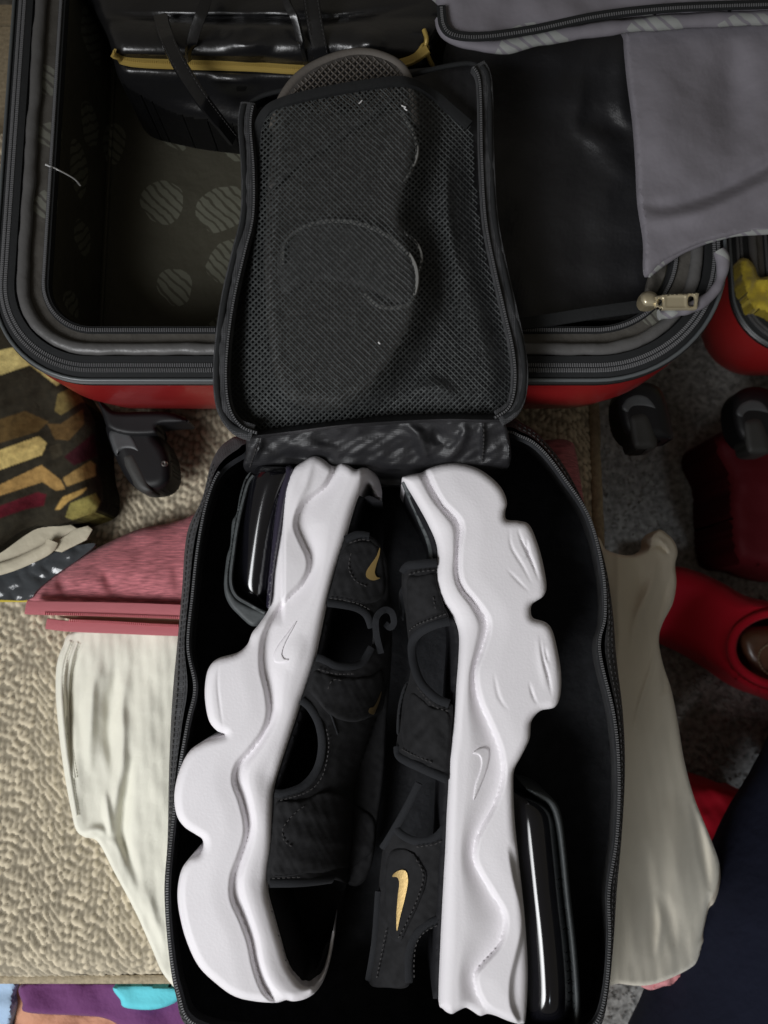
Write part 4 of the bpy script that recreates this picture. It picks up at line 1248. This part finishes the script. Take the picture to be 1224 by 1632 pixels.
for q in ([(522, 961), (545, 964), (568, 969), (584, 980), (592, 1000)], [(592, 1032), (574, 1058), (540, 1062), (512, 1050), (504, 1048)], [(480, 1116), (494, 1128), (508, 1154), (513, 1190), (505, 1226), (484, 1252), (455, 1264), (438, 1264)],
          [(430, 1408), (480, 1407), (530, 1402)], [(550, 860), (570, 852), (588, 854)]):
    tube('edge_binding', path(q, lambda x, y: la(x, y) + 0.0002, 3), 0.0021, M['binding'], upl, n=8, squash=0.45)
for q in ([(524, 953), (545, 956), (570, 962), (590, 972)], [(505, 1066), (535, 1074), (565, 1074)], [(520, 1160), (524, 1190), (514, 1236), (490, 1262), (445, 1276)], [(486, 1284), (470, 1296), (452, 1318), (452, 1338), (466, 1350)],
          [(560, 880), (556, 905), (566, 925), (585, 935)], [(556, 866), (575, 860), (590, 862)], [(546, 1085), (530, 1084), (522, 1100)], [(432, 1400), (480, 1398)]):
    teeth('stitching', path(q, lambda x, y: la(x, y) + 0.0021, 3), 0.0024, 0.0015, 0.0006, 0.0006, M['thread'], upl)
tube('overlay_edge', path([(540, 1080), (520, 1090), (518, 1110), (528, 1140), (538, 1170)], lambda x, y: la(x, y) + 0.0002, 3), 0.0006, M['binding'], upl, n=6)
tube('overlay_edge', path([(588, 872), (566, 884), (557, 905), (568, 926), (590, 940)], lambda x, y: la(x, y) + 0.0002, 3), 0.0006, M['binding'], upl, n=6)
swoosh('logo', [(487, 205), (465, 260), (430, 310), (405, 350), (402, 382), (420, 400), (450, 408), (489, 394), (468, 386), (456, 358), (466, 310), (485, 250)], 3.886, 480, 820, lambda x, y: la(x, y) + 0.0022, M['gold_print'], upl, th=0.0006, label='gold swoosh')
swoosh('logo', [(497, 1095), (474, 1150), (448, 1192), (424, 1200), (419, 1226), (450, 1238), (470, 1195), (490, 1140)], 3.886, 480, 820, lambda x, y: la(x, y) + 0.0022, M['gold_print'], upl, th=0.0006, label='gold swoosh partly hidden')
band('pull_loop', path([(607, 1040), (600, 1010), (600, 985), (612, 972), (624, 976), (628, 992), (622, 1000), (614, 994)], [0.094, 0.101, 0.104, 0.105, 0.104, 0.102, 0.10, 0.099], 2), 0.0036, 0.0014, M['binding'], left)
tube('toe_rim_edge', path([(502, 1570), (514, 1556), (523, 1530), (529, 1500), (532, 1484)], [LZ - .014, LZ - .02, LZ - .03, LZ - .034, LZ - .036], 3), 0.0008, M['foam'], left, n=6)

slab('toe_liner', [(478, 1558), (490, 1566), (501, 1564), (512, 1550), (520, 1530), (526, 1503), (519, 1506), (511, 1530), (502, 1547), (490, 1553)], LZ - 0.012, 0.045, M['footbed'], left, sp=3, edge=3, drop=0.001,
     hf=lambda x, y: -0.022 * sstep(490, 528, x))

# ---- right sandal
RZ = 0.114
R_WAVE = [(674, 738), (679, 752), (692, 782), (707, 806), (728, 827), (734, 844), (730, 875), (730, 913), (738, 937), (758, 961), (774, 985), (776, 1005), (767, 1036), (757, 1064), (757, 1091), (765, 1122), (779, 1153), (793, 1187), (798, 1208), (800, 1239),
          (788, 1280), (769, 1315), (757, 1342), (755, 1370), (765, 1394), (786, 1428), (801, 1455), (803, 1479), (793, 1507), (769, 1534), (757, 1551), (757, 1572), (769, 1600), (790, 1618), (815, 1634)]
R_RIDGE = [(655, 748), (661, 758), (683, 796), (700, 817), (717, 844), (721, 878), (719, 913), (727, 940), (748, 971), (757, 999), (752, 1036), (745, 1077), (740, 1129), (739, 1180), (732, 1219), (731, 1287), (729, 1356), (729, 1425), (728, 1493), (724, 1562), (722, 1625)]
R_OUT = [(641, 764), (648, 758), (662, 755), (672, 753), (680, 748), (700, 741), (728, 738), (758, 745), (782, 760), (800, 779), (808, 800), (805, 817), (808, 828), (827, 830), (843, 836), (855, 861), (865, 896), (871, 933), (866, 950), (849, 962), (846, 974),
         (850, 985), (868, 991), (879, 1002), (887, 1029), (894, 1071), (893, 1108), (884, 1127), (861, 1133), (847, 1150), (844, 1177), (832, 1203), (820, 1226), (818, 1250), (820, 1304), (827, 1373), (836, 1459), (841, 1545), (838, 1620), (832, 1632),
         (812, 1628), (790, 1619), (777, 1616), (765, 1619), (752, 1611), (742, 1606), (730, 1611), (719, 1616), (706, 1608), (699, 1592), (702, 1500), (706, 1420), (710, 1350), (712, 1300), (715, 1250), (717, 1198), (724, 1146), (728, 1088), (731, 1047),
         (731, 1009), (721, 981), (704, 954), (695, 923), (697, 875), (683, 837), (659, 793)]
r_second = catmull([(806, 1345), (816, 1400), (827, 1442), (830, 1476), (820, 1521), (811, 1562), (811, 1600), (822, 1628)], step=4)


def r_extra(x, y):
    d, s = seg_dist(x, y, r_second)
    z = -0.0045 * sstep(0, 10, d) * (s < 0) * sstep(1340, 1380, y) * (x > 800)
    return z


r_cre = [([(824, 838), (832, 862), (842, 882), (852, 905), (860, 930)], 2.2, -0.0016), ([(838, 858), (842, 880), (838, 892)], 2, -0.0012), ([(812, 838), (815, 870), (835, 905), (850, 935)], 2.2, -0.0008), ([(806, 905), (830, 930), (845, 945)], 2, -0.0006),
         ([(860, 1014), (866, 1050), (874, 1080), (880, 1112)], 2.2, -0.0016), ([(868, 1030), (874, 1058)], 2, -0.0010), ([(843, 1085), (850, 1110), (858, 1125)], 2, -0.0009), ([(787, 1070), (795, 1110), (812, 1135)], 2.5, -0.0006),
         ([(846, 843), (858, 870), (866, 915), (869, 940)], 1.6, -0.0007), ([(880, 1008), (889, 1050), (891, 1100)], 1.6, -0.0006), ([(855, 1010), (862, 1040), (870, 1100)], 7, 0.0008)]
right = thing('platform_sandal', 'right of the two white platform sandals in the bag, toe towards the lid', 'sandal', tuple(P(770, 1180, 0.04)))
slab('midsole', R_OUT, RZ, 0.070, M['foam'], right, sp=2.3, edge=14, drop=0.0050, hf=midsole_hf(R_OUT, R_WAVE, R_RIDGE, -1, r_extra, r_cre), sharp=65)
rmid = midsole_hf(R_OUT, R_WAVE, R_RIDGE, -1, r_extra, r_cre)
swoosh('logo', [(505, 147), (528, 126), (560, 118), (583, 132), (581, 188), (556, 268), (509, 371), (516, 300), (540, 222), (544, 182), (532, 156)], 2.914, 580, 1150, lambda x, y: RZ + rmid(x, y) + 0.0004, M['foam'], right, th=0.0011, edge=3, drop=0.0009,
       label='raised white swoosh')
cushion('air_cushion', [(812, 1256), (812, 1290), (816, 1340), (824, 1420), (832, 1500), (836, 1570), (836, 1640)], [(868, 1276), (884, 1300), (891, 1350), (899, 1430), (908, 1510), (913, 1580), (912, 1640)], RZ - 0.005, 0.024, 0.026, M['bubble'], right)
slab('outsole', [(838, 1256), (862, 1262), (884, 1276), (895, 1300), (902, 1350), (910, 1430), (919, 1510), (925, 1590), (924, 1640), (914, 1640), (914, 1590), (908, 1510), (899, 1430), (891, 1350), (884, 1308), (874, 1284), (856, 1272)], RZ - 0.015, 0.045, M['rubber'],
     right, sp=2.5, edge=6, drop=0.003)
R_IN = [(655, 772), (659, 793), (683, 837), (697, 875), (695, 923), (704, 954), (721, 981), (731, 1009), (731, 1047), (728, 1088), (724, 1146), (717, 1198), (715, 1250), (712, 1300), (710, 1350), (706, 1420), (702, 1500), (699, 1592)]
ri = catmull(R_IN, step=6)
slab('footbed', np.concatenate([ri + np.array((6, 0)), (ri + np.array((-9, 0)))[::-1]]).tolist(), RZ - 0.008, 0.056, M['footbed'], right, sp=5, edge=4, drop=0.002, curve=False)
ra_ = arch(R_IN, 98, RZ - 0.0035, 0.040, -1)
UR = [(696, 896), (670, 898), (648, 901), (641, 912), (641, 940), (646, 975), (650, 1010), (655, 1055), (652, 1085), (641, 1120), (635, 1165), (633, 1198), (648, 1213), (672, 1224), (714, 1244), (718, 1190), (722, 1128), (712, 1122), (692, 1112), (670, 1088),
      (658, 1055), (657, 1025), (668, 1008), (690, 996), (716, 988), (704, 958), (695, 925)]
upr = slab('upper', UR, 0, 0.004, M['upper'], right, sp=2.6, edge=4, drop=0.0016, hf=lambda x, y: ra_(x, y) + 0.0006 * wob(x, y, 50, 161), offset=True)
for ov in ([(692, 914), (668, 916), (650, 920), (648, 955), (653, 992), (690, 982), (708, 972), (698, 935)], [(656, 1104), (688, 1126), (717, 1140), (713, 1226), (676, 1213), (644, 1196), (643, 1150)]):
    slab('strap_overlay', ov, 0, 0.0024, M['upper'], upr, sp=2.6, edge=6, drop=0.0018, hf=lambda x, y: ra_(x, y) + 0.0014 + 0.0006 * wob(x, y, 40, 191), offset=True)
for q in ([(696, 897), (670, 899), (650, 902), (642, 913)], [(716, 990), (690, 997), (668, 1009), (657, 1026), (659, 1056), (671, 1088), (694, 1112), (716, 1122)], [(634, 1190), (636, 1204), (650, 1214), (674, 1225), (712, 1242)]):
    tube('edge_binding', path(q, lambda x, y: ra_(x, y) + 0.0002, 3), 0.0024, M['binding'], upr, n=8, squash=0.5)
for q in ([(694, 909), (670, 911), (650, 916)], [(712, 978), (690, 986), (664, 996), (652, 1006)], [(664, 1094), (690, 1124), (716, 1134)], [(640, 1194), (660, 1204), (690, 1216)], [(690, 950), (694, 972)]):
    teeth('stitching', path(q, lambda x, y: ra_(x, y) + 0.0019, 3), 0.0024, 0.0015, 0.0006, 0.0006, M['thread'], upr)
slab('hook_tab', [(644, 930), (652, 940), (653, 955), (648, 972), (642, 990), (637, 970), (636, 945)], 0.096, 0.006, M['binding'], right, sp=2.5, edge=4, drop=0.002)
slab('hook_tab', [(651, 1086), (646, 1105), (640, 1130), (638, 1165), (632, 1168), (634, 1130), (642, 1098)], 0.092, 0.004, M['binding'], right, sp=2.5, edge=3, drop=0.0015)
rb_ = arch(R_IN, 128, RZ - 0.010, 0.040, -1)
UH = [(709, 1316), (692, 1336), (662, 1340), (640, 1332), (628, 1322), (614, 1340), (606, 1390), (602, 1450), (596, 1510), (588, 1566), (618, 1574), (652, 1570), (652, 1520), (662, 1490), (682, 1472), (704, 1462), (707, 1400), (709, 1350)]
uph = slab('heel_counter', UH, 0, 0.004, M['upper'], right, sp=3, edge=5, drop=0.0018, hf=lambda x, y: rb_(x, y) + 0.0006 * wob(x, y, 50, 171), offset=True)
pad = slab('logo_pad', [(618, 1366), (640, 1352), (660, 1360), (678, 1384), (680, 1404), (668, 1440), (650, 1478), (638, 1502), (622, 1490), (612, 1440)], 0, 0.0016, M['upper'], right, sp=2.6, edge=4, drop=0.0012, hf=lambda x, y: rb_(x, y) + 0.0012, offset=True)
swoosh('logo', [(131, 720), (150, 698), (178, 689), (199, 702), (204, 750), (190, 822), (170, 900), (153, 973), (151, 895), (158, 805), (164, 752), (155, 724)], 2.914, 580, 1150, lambda x, y: rb_(x, y) + 0.0017, M['gold_print'], pad, th=0.0006, label='large gold swoosh')
for q in ([(662, 1368), (672, 1386), (674, 1404), (663, 1438), (646, 1474), (634, 1496)], [(705, 1340), (690, 1346), (662, 1350)], [(698, 1474), (676, 1486), (664, 1504), (660, 1530), (660, 1560)], [(616, 1480), (606, 1530), (600, 1560)]):
    teeth('stitching', path(q, lambda x, y: rb_(x, y) + 0.0020, 3), 0.0024, 0.0015, 0.0006, 0.0006, M['thread'], uph)
for q in ([(709, 1318), (692, 1336), (662, 1340), (640, 1330), (630, 1318)], [(704, 1464), (682, 1474), (662, 1492), (652, 1522), (652, 1566)], [(604, 1420), (598, 1500), (588, 1562)], [(668, 1248), (648, 1288), (624, 1330), (610, 1352)]):
    tube('edge_binding', path(q, lambda x, y: rb_(x, y) + 0.0002, 3), 0.0021, M['binding'], uph, n=8, squash=0.45)
tube('toe_rim', path([(643, 768), (652, 790), (668, 826), (684, 866), (688, 896)], [RZ - .007, RZ - .010, RZ - .012, RZ - .012, RZ - .010], 3), 0.0014, M['rubber'], right, n=6)
